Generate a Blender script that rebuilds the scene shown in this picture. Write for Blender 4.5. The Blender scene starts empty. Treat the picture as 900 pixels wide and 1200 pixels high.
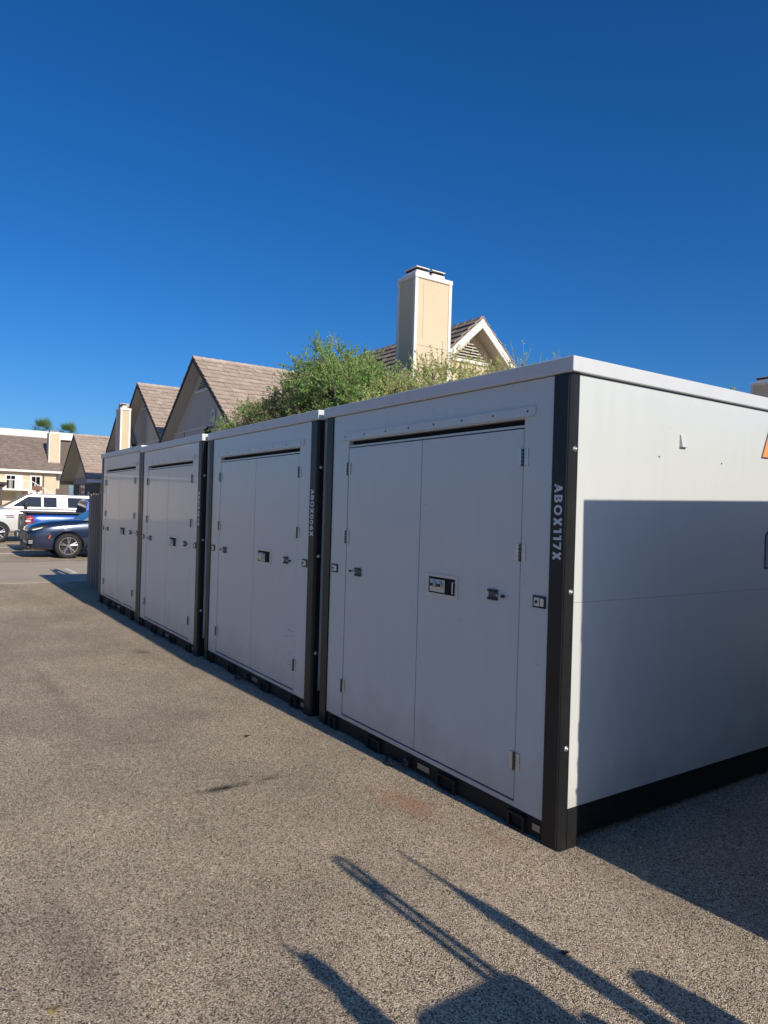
import bpy, bmesh, math, random
from mathutils import Vector, Matrix
R = math.radians
S = bpy.context.scene
COL = S.collection
random.seed(7)

# ------------------------------------------------------------------ camera
YAW, PITCH, ROLL, FPX = R(34.014), R(-0.064), R(1.667), 820.78
CAM = Vector((2.333, -2.657, 1.644))
fw = Vector((-math.cos(YAW)*math.cos(PITCH), math.sin(YAW)*math.cos(PITCH), math.sin(PITCH)))
rt = Vector((math.sin(YAW), math.cos(YAW), 0)); up = rt.cross(fw)
crt = rt*math.cos(ROLL) + up*math.sin(ROLL); cup = -rt*math.sin(ROLL) + up*math.cos(ROLL)
cd = bpy.data.cameras.new('camera'); cam = bpy.data.objects.new('camera', cd); COL.objects.link(cam)
M3 = Matrix((crt, cup, -fw)).transposed()
cam.matrix_world = Matrix.Translation(CAM) @ M3.to_4x4()
cd.sensor_fit = 'VERTICAL'; cd.sensor_height = 36; cd.sensor_width = 27; cd.lens = 36*FPX/1200
cd.clip_start = 0.05; cd.clip_end = 6000
S.camera = cam

# ------------------------------------------------------------------ sky, sun, exposure
EL, DEV = R(26.9), R(2.7)          # sun stands over +x, a little to +y
sun_dir = Vector((math.cos(EL)*math.cos(DEV), math.cos(EL)*math.sin(DEV), math.sin(EL)))
w = bpy.data.worlds.new('World'); S.world = w; w.use_nodes = True
nt = w.node_tree; nt.nodes.clear()
sky = nt.nodes.new('ShaderNodeTexSky'); sky.sky_type = 'NISHITA'; sky.sun_disc = False
sky.sun_elevation = EL; sky.sun_rotation = math.pi/2 - DEV
sky.altitude = 0; sky.air_density = 1.0; sky.dust_density = 0.9; sky.ozone_density = 10.0
bg = nt.nodes.new('ShaderNodeBackground'); bg.inputs[1].default_value = 0.112
hs = nt.nodes.new('ShaderNodeHueSaturation'); hs.inputs['Saturation'].default_value = 1.13; hs.inputs['Hue'].default_value = 0.503
wo = nt.nodes.new('ShaderNodeOutputWorld')
nt.links.new(sky.outputs[0], hs.inputs['Color']); nt.links.new(hs.outputs[0], bg.inputs[0]); nt.links.new(bg.outputs[0], wo.inputs[0])
sd = bpy.data.lights.new('sun', 'SUN'); sd.energy = 4.8; sd.angle = R(0.5); sd.color = (1.0, 0.92, 0.78)
so = bpy.data.objects.new('sun', sd); COL.objects.link(so)
so.rotation_euler = sun_dir.to_track_quat('Z', 'Y').to_euler()
so.location = (20, 0, 30)
S.view_settings.view_transform = 'Standard'; S.view_settings.look = 'None'
S.view_settings.exposure = 0.0; S.view_settings.gamma = 1.0

# ------------------------------------------------------------------ materials
MATS = {}
def mat(name, col, rough=0.6, metal=0.0, var=0.0, vscale=3.0, bump=0.0, bscale=60.0, coat=0.0, spec=0.5, col2=None, stretch=None):
    if name in MATS: return MATS[name]
    m = bpy.data.materials.new(name); m.use_nodes = True; t = m.node_tree
    b = t.nodes['Principled BSDF']
    b.inputs['Base Color'].default_value = (*col, 1); b.inputs['Roughness'].default_value = rough
    b.inputs['Metallic'].default_value = metal; b.inputs['Coat Weight'].default_value = coat
    b.inputs['Specular IOR Level'].default_value = spec
    tc = t.nodes.new('ShaderNodeTexCoord'); src = tc.outputs['Object']
    if stretch:
        mp = t.nodes.new('ShaderNodeMapping'); mp.inputs['Scale'].default_value = stretch
        t.links.new(src, mp.inputs[0]); src = mp.outputs[0]
    if var > 0 or col2:
        n = t.nodes.new('ShaderNodeTexNoise'); n.inputs['Scale'].default_value = vscale; n.inputs['Detail'].default_value = 6
        n.inputs['Roughness'].default_value = 0.65
        t.links.new(src, n.inputs['Vector'])
        r = t.nodes.new('ShaderNodeValToRGB'); r.color_ramp.elements[0].position = 0.3; r.color_ramp.elements[1].position = 0.7
        c2 = col2 if col2 else tuple(min(1, c*(1+var)) for c in col)
        c1 = col if col2 else tuple(c*(1-var) for c in col)
        r.color_ramp.elements[0].color = (*c1, 1); r.color_ramp.elements[1].color = (*c2, 1)
        t.links.new(n.outputs[0], r.inputs[0]); t.links.new(r.outputs[0], b.inputs['Base Color'])
    if bump > 0:
        n2 = t.nodes.new('ShaderNodeTexNoise'); n2.inputs['Scale'].default_value = bscale; n2.inputs['Detail'].default_value = 5
        t.links.new(src, n2.inputs['Vector'])
        bp = t.nodes.new('ShaderNodeBump'); bp.inputs['Strength'].default_value = bump; bp.inputs['Distance'].default_value = 0.01
        t.links.new(n2.outputs[0], bp.inputs['Height']); t.links.new(bp.outputs[0], b.inputs['Normal'])
    MATS[name] = m
    return m

def panel_mat(name, col, rough):
    """white sheet-metal paint: faint oil-canning, faint dirt streaks and scattered specks"""
    if name in MATS: return MATS[name]
    m = mat(name, col, rough, coat=0.25)
    t = m.node_tree; b = t.nodes['Principled BSDF']
    tc = t.nodes['Texture Coordinate']; src = tc.outputs['Object']
    mp = t.nodes.new('ShaderNodeMapping'); mp.inputs['Scale'].default_value = (6, 6, 0.8); t.links.new(src, mp.inputs[0])
    n = t.nodes.new('ShaderNodeTexNoise'); n.inputs['Scale'].default_value = 2.0; n.inputs['Detail'].default_value = 7
    t.links.new(mp.outputs[0], n.inputs['Vector'])
    r = t.nodes.new('ShaderNodeValToRGB'); r.color_ramp.elements[0].position = 0.25; r.color_ramp.elements[1].position = 0.6
    r.color_ramp.elements[0].color = (*[c*0.965 for c in col], 1); r.color_ramp.elements[1].color = (*col, 1)
    t.links.new(n.outputs[0], r.inputs[0])
    v = t.nodes.new('ShaderNodeTexNoise'); v.inputs['Scale'].default_value = 30; v.inputs['Detail'].default_value = 2
    t.links.new(src, v.inputs['Vector'])
    r2 = t.nodes.new('ShaderNodeValToRGB'); r2.color_ramp.elements[0].position = 0.775; r2.color_ramp.elements[1].position = 0.80
    r2.color_ramp.elements[0].color = (0, 0, 0, 1); r2.color_ramp.elements[1].color = (0.6, 0.6, 0.6, 1)
    t.links.new(v.outputs[0], r2.inputs[0])
    mx = t.nodes.new('ShaderNodeMix'); mx.data_type = 'RGBA'
    mx.inputs['B'].default_value = (0.12, 0.11, 0.1, 1)
    t.links.new(r2.outputs[0], mx.inputs['Factor']); t.links.new(r.outputs[0], mx.inputs['A'])
    sp = t.nodes.new('ShaderNodeSeparateXYZ'); t.links.new(src, sp.inputs[0])
    dn = t.nodes.new('ShaderNodeTexNoise'); dn.inputs['Scale'].default_value = 5; dn.inputs['Detail'].default_value = 8; t.links.new(src, dn.inputs['Vector'])
    hh = t.nodes.new('ShaderNodeMath'); hh.operation = 'MULTIPLY_ADD'; hh.inputs[1].default_value = 0.55; t.links.new(dn.outputs[0], hh.inputs[0])
    ng = t.nodes.new('ShaderNodeMath'); ng.operation = 'MULTIPLY'; ng.inputs[1].default_value = -1.0; t.links.new(sp.outputs['Z'], ng.inputs[0]); t.links.new(ng.outputs[0], hh.inputs[2])
    dm = t.nodes.new('ShaderNodeMapRange'); dm.inputs['From Min'].default_value = -0.16; dm.inputs['From Max'].default_value = 0.22; dm.inputs['To Min'].default_value = 0.0; dm.inputs['To Max'].default_value = 0.42
    t.links.new(hh.outputs[0], dm.inputs[0])
    m2 = t.nodes.new('ShaderNodeMix'); m2.data_type = 'RGBA'; m2.inputs['B'].default_value = (0.30, 0.25, 0.19, 1)
    t.links.new(dm.outputs[0], m2.inputs['Factor']); t.links.new(mx.outputs['Result'], m2.inputs['A'])
    t.links.new(m2.outputs['Result'], b.inputs['Base Color'])
    n3 = t.nodes.new('ShaderNodeTexNoise'); n3.inputs['Scale'].default_value = 2.2; n3.inputs['Detail'].default_value = 2
    t.links.new(src, n3.inputs['Vector'])
    bp = t.nodes.new('ShaderNodeBump'); bp.inputs['Strength'].default_value = 0.2; bp.inputs['Distance'].default_value = 0.02
    t.links.new(n3.outputs[0], bp.inputs['Height']); t.links.new(bp.outputs[0], b.inputs['Normal'])
    n4 = t.nodes.new('ShaderNodeMapRange'); n4.inputs['To Min'].default_value = rough-0.07; n4.inputs['To Max'].default_value = rough+0.12
    t.links.new(n.outputs[0], n4.inputs[0]); t.links.new(n4.outputs[0], b.inputs['Roughness'])
    return m

def tile_mat(name, dark, light):
    """concrete roof tile: each loose tile has its own tone"""
    m = bpy.data.materials.new(name); m.use_nodes = True; t = m.node_tree; b = t.nodes['Principled BSDF']
    b.inputs['Roughness'].default_value = 0.85
    g = t.nodes.new('ShaderNodeNewGeometry'); n = t.nodes.new('ShaderNodeTexNoise'); n.inputs['Scale'].default_value = 5
    n.inputs['Detail'].default_value = 6
    tc = t.nodes.new('ShaderNodeTexCoord'); t.links.new(tc.outputs['Object'], n.inputs['Vector'])
    a = t.nodes.new('ShaderNodeMath'); a.operation = 'ADD'
    s1 = t.nodes.new('ShaderNodeMath'); s1.operation = 'MULTIPLY'; s1.inputs[1].default_value = 0.35
    t.links.new(g.outputs['Random Per Island'], s1.inputs[0])
    s2 = t.nodes.new('ShaderNodeMath'); s2.operation = 'MULTIPLY'; s2.inputs[1].default_value = 0.75
    t.links.new(n.outputs[0], s2.inputs[0]); t.links.new(s1.outputs[0], a.inputs[0]); t.links.new(s2.outputs[0], a.inputs[1])
    r = t.nodes.new('ShaderNodeValToRGB'); r.color_ramp.elements[0].color = (*dark, 1); r.color_ramp.elements[1].color = (*light, 1)
    t.links.new(a.outputs[0], r.inputs[0]); t.links.new(r.outputs[0], b.inputs['Base Color'])
    MATS[name] = m; return m

def leaf_mat(name, c1, c2):
    m = bpy.data.materials.new(name); m.use_nodes = True; t = m.node_tree; b = t.nodes['Principled BSDF']
    b.inputs['Roughness'].default_value = 0.55
    g = t.nodes.new('ShaderNodeNewGeometry'); r = t.nodes.new('ShaderNodeValToRGB')
    r.color_ramp.elements[0].color = (*c1, 1); r.color_ramp.elements[1].color = (*c2, 1)
    t.links.new(g.outputs['Random Per Island'], r.inputs[0]); t.links.new(r.outputs[0], b.inputs['Base Color'])
    tr = t.nodes.new('ShaderNodeBsdfTranslucent'); t.links.new(r.outputs[0], tr.inputs['Color'])
    mx = t.nodes.new('ShaderNodeMixShader'); mx.inputs[0].default_value = 0.3
    o = t.nodes['Material Output']
    t.links.new(b.outputs[0], mx.inputs[1]); t.links.new(tr.outputs[0], mx.inputs[2]); t.links.new(mx.outputs[0], o.inputs['Surface'])
    MATS[name] = m; return m

def ground_mat():
    m = bpy.data.materials.new('chip_seal'); m.use_nodes = True; t = m.node_tree; b = t.nodes['Principled BSDF']
    L = t.links.new; N = t.nodes.new
    tc = N('ShaderNodeTexCoord'); src = tc.outputs['Object']
    def noise(scale, detail=4, rough=0.6, vec=src):
        n = N('ShaderNodeTexNoise'); n.inputs['Scale'].default_value = scale; n.inputs['Detail'].default_value = detail
        n.inputs['Roughness'].default_value = rough; L(vec, n.inputs['Vector']); return n.outputs[0]
    def ramp(fac, stops):
        r = N('ShaderNodeValToRGB'); cr = r.color_ramp
        while len(cr.elements) < len(stops): cr.elements.new(0.5)
        for e, (p, c) in zip(cr.elements, stops):
            e.position = p; e.color = (*c, 1) if isinstance(c, tuple) else (c, c, c, 1)
        L(fac, r.inputs[0]); return r.outputs[0]
    def mixc(fac, a, bb, mode='MIX'):
        mx = N('ShaderNodeMix'); mx.data_type = 'RGBA'; mx.blend_type = mode
        if isinstance(fac, float): mx.inputs['Factor'].default_value = fac
        else: L(fac, mx.inputs['Factor'])
        for k, v in (('A', a), ('B', bb)):
            if isinstance(v, tuple): mx.inputs[k].default_value = (*v, 1)
            else: L(v, mx.inputs[k])
        return mx.outputs['Result']
    vo = N('ShaderNodeTexVoronoi'); vo.inputs['Scale'].default_value = 180; vo.inputs['Randomness'].default_value = 1.0
    L(src, vo.inputs['Vector'])
    sx = N('ShaderNodeSeparateColor'); L(vo.outputs['Color'], sx.inputs[0])
    stone = ramp(sx.outputs[0], [(0.0, (0.10, 0.075, 0.055)), (0.12, (0.43, 0.335, 0.23)), (0.5, (0.62, 0.49, 0.345)), (0.88, (0.74, 0.605, 0.44)), (1.0, (0.90, 0.84, 0.70))])
    gapm = ramp(vo.outputs['Distance'], [(0.48, 0.0), (0.82, 1.0)])
    c = mixc(gapm, stone, (0.13, 0.10, 0.075))
    big = noise(0.9, 7, 0.7); c = mixc(1.0, c, ramp(big, [(0.3, 0.80), (0.7, 1.14)]), 'MULTIPLY')
    mid = N('ShaderNodeTexVoronoi'); mid.inputs['Scale'].default_value = 75; L(src, mid.inputs['Vector'])
    ms = N('ShaderNodeSeparateColor'); L(mid.outputs['Color'], ms.inputs[0])
    c = mixc(1.0, c, ramp(ms.outputs[0], [(0.0, 0.72), (0.12, 0.93), (0.85, 1.05), (1.0, 1.22)]), 'MULTIPLY')
    pit_shade = noise(26, 3, 0.5); c = mixc(ramp(pit_shade, [(0.68, 0.0), (0.72, 0.6)]), c, (0.07, 0.055, 0.042))  # dark specks paint the low-sun shade of small pits into the colour
    strk = N('ShaderNodeMapping'); strk.inputs['Scale'].default_value = (0.25, 1.6, 1); L(src, strk.inputs[0])
    c = mixc(1.0, c, ramp(noise(1.1, 5, 0.6, strk.outputs[0]), [(0.35, 0.93), (0.65, 1.07)]), 'MULTIPLY')
    huge = noise(0.22, 4); c = mixc(1.0, c, ramp(huge, [(0.3, (0.86, 0.87, 0.89)), (0.7, (1.12, 1.08, 1.02))]), 'MULTIPLY')
    # stains with a shape of their own: (x, y, half length x, half length y, rotation, colour, strength)
    jit = N('ShaderNodeTexNoise'); jit.inputs['Scale'].default_value = 7; jit.inputs['Detail'].default_value = 5; L(src, jit.inputs['Vector'])
    for (x, y, a, bb, rot, colr, st) in [(-1.555, -1.10, 0.055, 0.19, 0.0, (0.03, 0.025, 0.02), 1.0), (-1.56, -0.82, 0.04, 0.12, 0.0, (0.05, 0.04, 0.03), 0.6),
                                          (-0.85, -0.30, 0.34, 0.16, 0.2, (0.42, 0.19, 0.085), 0.55), (-0.25, -0.17, 0.30, 0.10, 0.0, (0.40, 0.2, 0.1), 0.3),
                                          (-11.6, -2.0, 0.30, 0.42, 0.0, (0.05, 0.045, 0.04), 0.7), (-6.6, -2.3, 0.15, 0.30, 0.2, (0.07, 0.06, 0.05), 0.5),
                                          (0.35, -1.6, 0.35, 0.3, 0.3, (0.1, 0.08, 0.07), 0.25), (-3.1, -0.75, 0.3, 0.2, 0.4, (0.1, 0.09, 0.08), 0.25),
                                          (-0.3, -2.1, 0.5, 0.12, 0.1, (0.16, 0.13, 0.10), 0.3), (-4.5, -1.6, 1.6, 0.10, 0.05, (0.15, 0.12, 0.09), 0.3), (-4.5, -3.1, 1.8, 0.10, 0.05, (0.15, 0.12, 0.09), 0.3), (-5.6, -0.5, 0.2, 0.12, 0.3, (0.05, 0.04, 0.035), 0.5)]:
        mp = N('ShaderNodeMapping'); mp.vector_type = 'TEXTURE'
        mp.inputs['Location'].default_value = (x, y, 0); mp.inputs['Rotation'].default_value = (0, 0, rot); mp.inputs['Scale'].default_value = (a, bb, 1)
        L(src, mp.inputs[0]); ln = N('ShaderNodeVectorMath'); ln.operation = 'LENGTH'; L(mp.outputs[0], ln.inputs[0])
        ad = N('ShaderNodeMath'); ad.operation = 'MULTIPLY_ADD'; L(jit.outputs[0], ad.inputs[0]); ad.inputs[1].default_value = 1.3; L(ln.outputs['Value'], ad.inputs[2])
        f = ramp(ad.outputs[0], [(0.0, st), (0.0, st)]) if False else None
        mr = N('ShaderNodeMapRange'); mr.inputs['From Min'].default_value = 0.75; mr.inputs['From Max'].default_value = 1.65
        mr.inputs['To Min'].default_value = st; mr.inputs['To Max'].default_value = 0.0; L(ad.outputs[0], mr.inputs[0])
        c = mixc(mr.outputs[0], c, colr)
    L(c, b.inputs['Base Color']); b.inputs['Roughness'].default_value = 0.85
    b.inputs['Specular IOR Level'].default_value = 0.25
    h = N('ShaderNodeMath'); h.operation = 'SUBTRACT'; h.inputs[0].default_value = 1.0; L(vo.outputs['Distance'], h.inputs[1])
    h2 = N('ShaderNodeMath'); h2.operation = 'MULTIPLY_ADD'; L(sx.outputs[1], h2.inputs[0]); h2.inputs[1].default_value = 0.6; L(h.outputs[0], h2.inputs[2])
    bp = N('ShaderNodeBump'); bp.inputs['Strength'].default_value = 0.85; bp.inputs['Distance'].default_value = 0.006
    L(h2.outputs[0], bp.inputs['Height']); L(bp.outputs[0], b.inputs['Normal'])
    return m

WHITE = panel_mat('box_white_paint', (0.56, 0.575, 0.555), 0.30)
ROOFW = mat('roof_white_paint', (0.56, 0.565, 0.565), 0.42, var=0.04, vscale=4)
BLACK = mat('black_post_paint', (0.009, 0.010, 0.012), 0.42, bump=0.06, bscale=7, coat=0.08, spec=0.3, col2=(0.02, 0.0195, 0.019), vscale=5)
RAIL = mat('black_rail_paint', (0.009, 0.009, 0.010), 0.6, col2=(0.022, 0.019, 0.016), vscale=9, spec=0.25)
DARK = mat('dark_gap', (0.006, 0.006, 0.007), 0.9)
STEEL = mat('zinc_steel', (0.62, 0.61, 0.58), 0.38, metal=0.85, var=0.15, vscale=40)
IRON = mat('dull_iron', (0.10, 0.10, 0.10), 0.5, metal=0.5)
PLATEW = mat('lock_plate_cream', (0.62, 0.60, 0.52), 0.4, metal=0.2, var=0.1, vscale=30)
LETTER = mat('letter_grey', (0.60, 0.62, 0.64), 0.5)
ORANGE = mat('letter_orange', (0.85, 0.30, 0.08), 0.5)
NAVY = mat('letter_navy', (0.05, 0.05, 0.12), 0.5)
PLACARD = mat('placard_grey', (0.34, 0.30, 0.33), 0.5)
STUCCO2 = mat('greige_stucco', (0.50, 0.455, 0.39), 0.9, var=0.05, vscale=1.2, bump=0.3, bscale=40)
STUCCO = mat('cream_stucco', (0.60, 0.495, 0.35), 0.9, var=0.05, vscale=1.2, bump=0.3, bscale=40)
TRIMW = mat('white_trim', (0.70, 0.68, 0.64), 0.7, var=0.05)
TRIMD = mat('dark_brown_trim', (0.045, 0.035, 0.03), 0.8, var=0.2)
SIDING = mat('dark_siding', (0.10, 0.085, 0.075), 0.85, var=0.2)
TILE = tile_mat('tan_roof_tile', (0.29, 0.22, 0.175), (0.56, 0.45, 0.37))
TILE2 = tile_mat('brown_roof_tile', (0.15, 0.115, 0.095), (0.36, 0.285, 0.235))
DECK = mat('pale_soffit', (0.52, 0.475, 0.41), 0.9)
WOOD = mat('weathered_fence', (0.18, 0.14, 0.11), 0.85, col2=(0.33, 0.265, 0.21), vscale=3, stretch=(12, 12, 1))
GLASS = mat('dark_glass', (0.012, 0.014, 0.018), 0.05, spec=0.8)
RUBBER = mat('tyre_rubber', (0.016, 0.016, 0.016), 0.8)
ALLOY = mat('alloy_rim', (0.5, 0.5, 0.51), 0.25, metal=0.9)
TRIMB = mat('black_plastic', (0.016, 0.016, 0.017), 0.5)
LAMPR = mat('tail_lamp_red', (0.33, 0.012, 0.012), 0.25, coat=0.5)
LAMPW = mat('head_lamp_clear', (0.75, 0.77, 0.8), 0.12, coat=1.0)
AMBER = mat('amber_marker', (0.75, 0.13, 0.04), 0.25)

# ------------------------------------------------------------------ helpers
def obj(name, bm, m, parent=None, smooth=False):
    me = bpy.data.meshes.new(name)
    if isinstance(bm, bmesh.types.BMesh):
        bmesh.ops.recalc_face_normals(bm, faces=bm.faces); bm.to_mesh(me); bm.free()
    else:
        me.from_pydata(bm[0], [], bm[1]); me.update()
    if smooth: me.polygons.foreach_set('use_smooth', [True]*len(me.polygons))
    for mm in (m if isinstance(m, (list, tuple)) else [m]): me.materials.append(mm)
    o = bpy.data.objects.new(name, me); COL.objects.link(o)
    if parent: o.parent = parent
    return o
def tag(o, label, cat, group=None):
    o['label'] = label; o['category'] = cat
    if group: o['group'] = group
    return o
def thing(name, label, cat, loc=(0, 0, 0), rz=0, group=None):
    o = bpy.data.objects.new(name, None); COL.objects.link(o); o.location = loc; o.rotation_euler = (0, 0, rz)
    o.empty_display_size = 0.3
    return tag(o, label, cat, group)
def structure(o): o['kind'] = 'structure'; return o
def stuff(o): o['kind'] = 'stuff'; return o
def box(bm, x0, x1, y0, y1, z0, z1, bev=0.0, seg=2):
    r = bmesh.ops.create_cube(bm, size=1.0)
    vs = r['verts']
    bmesh.ops.scale(bm, verts=vs, vec=(x1-x0, y1-y0, z1-z0))
    bmesh.ops.translate(bm, verts=vs, vec=((x0+x1)/2, (y0+y1)/2, (z0+z1)/2))
    if bev:
        es = list({e for v in vs for e in v.link_edges})
        bmesh.ops.bevel(bm, geom=es, offset=bev, segments=seg, profile=0.5, affect='EDGES')
def B(name, x0, x1, y0, y1, z0, z1, m, parent=None, bev=0.0, seg=2):
    bm = bmesh.new(); box(bm, x0, x1, y0, y1, z0, z1, bev, seg); return obj(name, bm, m, parent)
def prism(bm, pts, axis, a0, a1):
    """closed polygon pts (2-D) extruded along axis from a0 to a1"""
    def P(p, a): return {'x': (a, p[0], p[1]), 'y': (p[0], a, p[1]), 'z': (p[0], p[1], a)}[axis]
    v0 = [bm.verts.new(P(p, a0)) for p in pts]; v1 = [bm.verts.new(P(p, a1)) for p in pts]
    bm.faces.new(v0); bm.faces.new(v1[::-1]); n = len(pts)
    for i in range(n): bm.faces.new((v0[i], v1[i], v1[(i+1) % n], v0[(i+1) % n]))
def cyl(bm, p0, p1, r0, r1=None, n=12):
    if r1 is None: r1 = r0
    p0, p1 = Vector(p0), Vector(p1); d = (p1-p0).normalized()
    a = d.orthogonal().normalized(); b = d.cross(a)
    c0 = [bm.verts.new(p0 + (a*math.cos(t)+b*math.sin(t))*r0) for t in [2*math.pi*i/n for i in range(n)]]
    c1 = [bm.verts.new(p1 + (a*math.cos(t)+b*math.sin(t))*r1) for t in [2*math.pi*i/n for i in range(n)]]
    for i in range(n): bm.faces.new((c0[i], c0[(i+1) % n], c1[(i+1) % n], c1[i]))
    bm.faces.new(c0[::-1]); bm.faces.new(c1)
def lathe(bm, prof, center, axis='x', n=24, caps=True):
    """prof: list of (axial, radius); closed ring of revolution round axis"""
    rings = []
    for a, r in prof:
        ring = []
        for i in range(n):
            t = 2*math.pi*i/n
            if axis == 'x': p = (center[0]+a, center[1]+r*math.cos(t), center[2]+r*math.sin(t))
            elif axis == 'z': p = (center[0]+r*math.cos(t), center[1]+r*math.sin(t), center[2]+a)
            else: p = (center[0]+r*math.cos(t), center[1]+a, center[2]+r*math.sin(t))
            ring.append(bm.verts.new(p))
        rings.append(ring)
    for k in range(len(rings)-1):
        for i in range(n): bm.faces.new((rings[k][i], rings[k][(i+1) % n], rings[k+1][(i+1) % n], rings[k+1][i]))
    if caps: bm.faces.new(rings[0][::-1]); bm.faces.new(rings[-1])
def sphere(bm, c, r, sc=(1, 1, 1), u=10, v=8):
    q = bmesh.ops.create_uvsphere(bm, u_segments=u, v_segments=v, radius=r)
    bmesh.ops.scale(bm, verts=q['verts'], vec=sc); bmesh.ops.translate(bm, verts=q['verts'], vec=c)
def glyph(ch):
    """bold block letter on a unit-high cell: list of polygons (u, v)"""
    T = 0.23
    def stroke(p, q, w=T):
        d = Vector((q[0]-p[0], q[1]-p[1])); n = Vector((-d.y, d.x)).normalized()*w/2
        return [(p[0]+n.x, p[1]+n.y), (p[0]-n.x, p[1]-n.y), (q[0]-n.x, q[1]-n.y), (q[0]+n.x, q[1]+n.y)]
    def arc(cx, cy, rx, ry, a0, a1, n=14):
        out = []
        for i in range(n):
            t0, t1 = R(a0+(a1-a0)*i/n), R(a0+(a1-a0)*(i+1)/n)
            out.append([(cx+rx*math.cos(t0), cy+ry*math.sin(t0)), (cx+(rx-T)*math.cos(t0), cy+(ry-T)*math.sin(t0)), (cx+(rx-T)*math.cos(t1), cy+(ry-T)*math.sin(t1)), (cx+rx*math.cos(t1), cy+ry*math.sin(t1))])
        return out
    hor = lambda p, q, x0, x1, w=T: [(x0, p), (x1, p), (x1, q), (x0, q)]
    if ch == 'A': return [[(0, 0), (0.25, 0), (0.55, 1), (0.30, 1)], [(0.85, 0), (0.60, 0), (0.30, 1), (0.55, 1)], hor(0.2, 0.4, 0.17, 0.68)], 0.85
    if ch == 'B': return [hor(0, 1, 0, T)]+arc(0.38, 0.74, 0.33, 0.26, -90, 90, 8)+arc(0.40, 0.28, 0.35, 0.28, -90, 90, 8)+[hor(0.8, 1, T, 0.40), hor(0.42, 0.58, T, 0.42), hor(0, 0.22, T, 0.40)], 0.75
    if ch == 'O': return arc(0.5, 0.5, 0.5, 0.52, 0, 360, 24), 1.0
    if ch == 'X': return [stroke((0.12, 0), (0.68, 1), 0.27), stroke((0.68, 0), (0.12, 1), 0.27)], 0.80
    if ch == '0': return arc(0.38, 0.5, 0.38, 0.51, 0, 360, 22), 0.76
    if ch == '1': return [hor(0, 1, 0.22, 0.22+T+0.02), [(0.0, 0.78), (0.22, 0.80), (0.22, 1.0), (0.05, 0.98)]], 0.47
    if ch == '7': return [hor(0.79, 1, 0, 0.70), [(0.15, 0), (0.41, 0), (0.70, 0.80), (0.45, 0.80)]], 0.70
    if ch == '8': return arc(0.37, 0.74, 0.34, 0.27, 0, 360, 18)+arc(0.37, 0.28, 0.37, 0.29, 0, 360, 18), 0.74
    if ch == '6': return arc(0.38, 0.32, 0.38, 0.33, 0, 360, 20)+arc(0.60, 0.36, 0.60, 0.66, 80, 180, 12), 0.76
def lettering(code, h, m, parent, x, y, z, total):
    """letters run downwards with their tops to the right, painted on a post front at depth y"""
    gl = [glyph(c) for c in code]; wsum = sum(g[1] for g in gl)*h; gap = (total-wsum)/(len(gl)-1); u = 0.0
    for polys, wd in gl:
        bm = bmesh.new()
        for k, P in enumerate(polys):
            q = y-0.0012-0.00015*(k % 2)-(0.0003 if len(P) == 4 and len(polys) > 20 and k < 0 else 0)
            vs = [bm.verts.new((x+b*h, q, z-u-a*h)) for a, b in P]; f = bm.faces.new(vs)
        bmesh.ops.remove_doubles(bm, verts=bm.verts, dist=1e-5)
        o = obj('letter', bm, m, parent)
        u += wd*h+gap

# ------------------------------------------------------------------ ground
bm = bmesh.new()
for x0, x1, y0, y1 in [(-1500, 1500, -1500, 1500)]:
    bm.faces.new([bm.verts.new(p) for p in ((x0, y0, 0), (x1, y0, 0), (x1, y1, 0), (x0, y1, 0))])
structure(obj('ground', bm, ground_mat()))
CONC = mat('pale_concrete', (0.42, 0.34, 0.24), 0.85, col2=(0.60, 0.50, 0.37), vscale=0.8, bump=0.4, bscale=80, stretch=(2.2, 0.35, 1))
bm = bmesh.new()
prism(bm, [(-18.5, -60), (-13.3, -60), (-13.22, -1), (-13.22, 4.0), (-18.45, 4.0)], 'z', -0.02, 0.004)
structure(obj('concrete_lane', bm, CONC))
PAINT = mat('road_paint', (0.72, 0.71, 0.68), 0.7, var=0.12, vscale=14)
bm = bmesh.new(); box(bm, -16.3, -15.2, 0.48, 0.58, 0.0, 0.008); structure(obj('painted_stripe', bm, PAINT))
for yx in (-22.05, -25.3, -30.6):
    bm = bmesh.new(); box(bm, yx-0.05, yx+0.05, -0.6, 4.6, -0.01, 0.0045); structure(obj('painted_stripe', bm, PAINT))

# loose chips, leaves and crumbs on the ground
random.seed(3)
PEB = tile_mat('loose_chips', (0.10, 0.08, 0.065), (0.5, 0.44, 0.36))
V, Fc = [], []
def chip(x, y, s, zs=0.6):
    k = len(V); a = random.random()*6.28
    for i in range(5):
        t = a+i*1.257; r = s*random.uniform(0.7, 1.2)
        V.append((x+r*math.cos(t), y+r*math.sin(t), -0.001))
    for i in range(5):
        t = a+i*1.257+0.3; r = s*random.uniform(0.35, 0.7)
        V.append((x+r*math.cos(t), y+r*math.sin(t), s*zs*random.uniform(0.6, 1.2)))
    for i in range(5):
        j = (i+1) % 5; Fc.append((k+i, k+j, k+5+j, k+5+i))
    Fc.append(tuple(k+5+i for i in range(5)))
for _ in range(2600):
    r = 0.5+7*random.random()**1.5; a = R(random.uniform(-6, 66))
    x = CAM.x-r*math.cos(a)-0.6; y = CAM.y+r*math.sin(a)
    if y > -0.03 and x < 0: continue
    chip(x, y, random.choice([0.003, 0.004, 0.004, 0.005, 0.007]))
o = stuff(obj('loose_gravel', (V, Fc), PEB)); tag(o, 'loose stone chips scattered over the chip sealed asphalt', 'gravel')
LEAF = mat('dry_leaf', (0.36, 0.27, 0.09), 0.7, var=0.2, vscale=40)
LEAFD = mat('dark_leaf', (0.035, 0.025, 0.018), 0.8)
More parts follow.
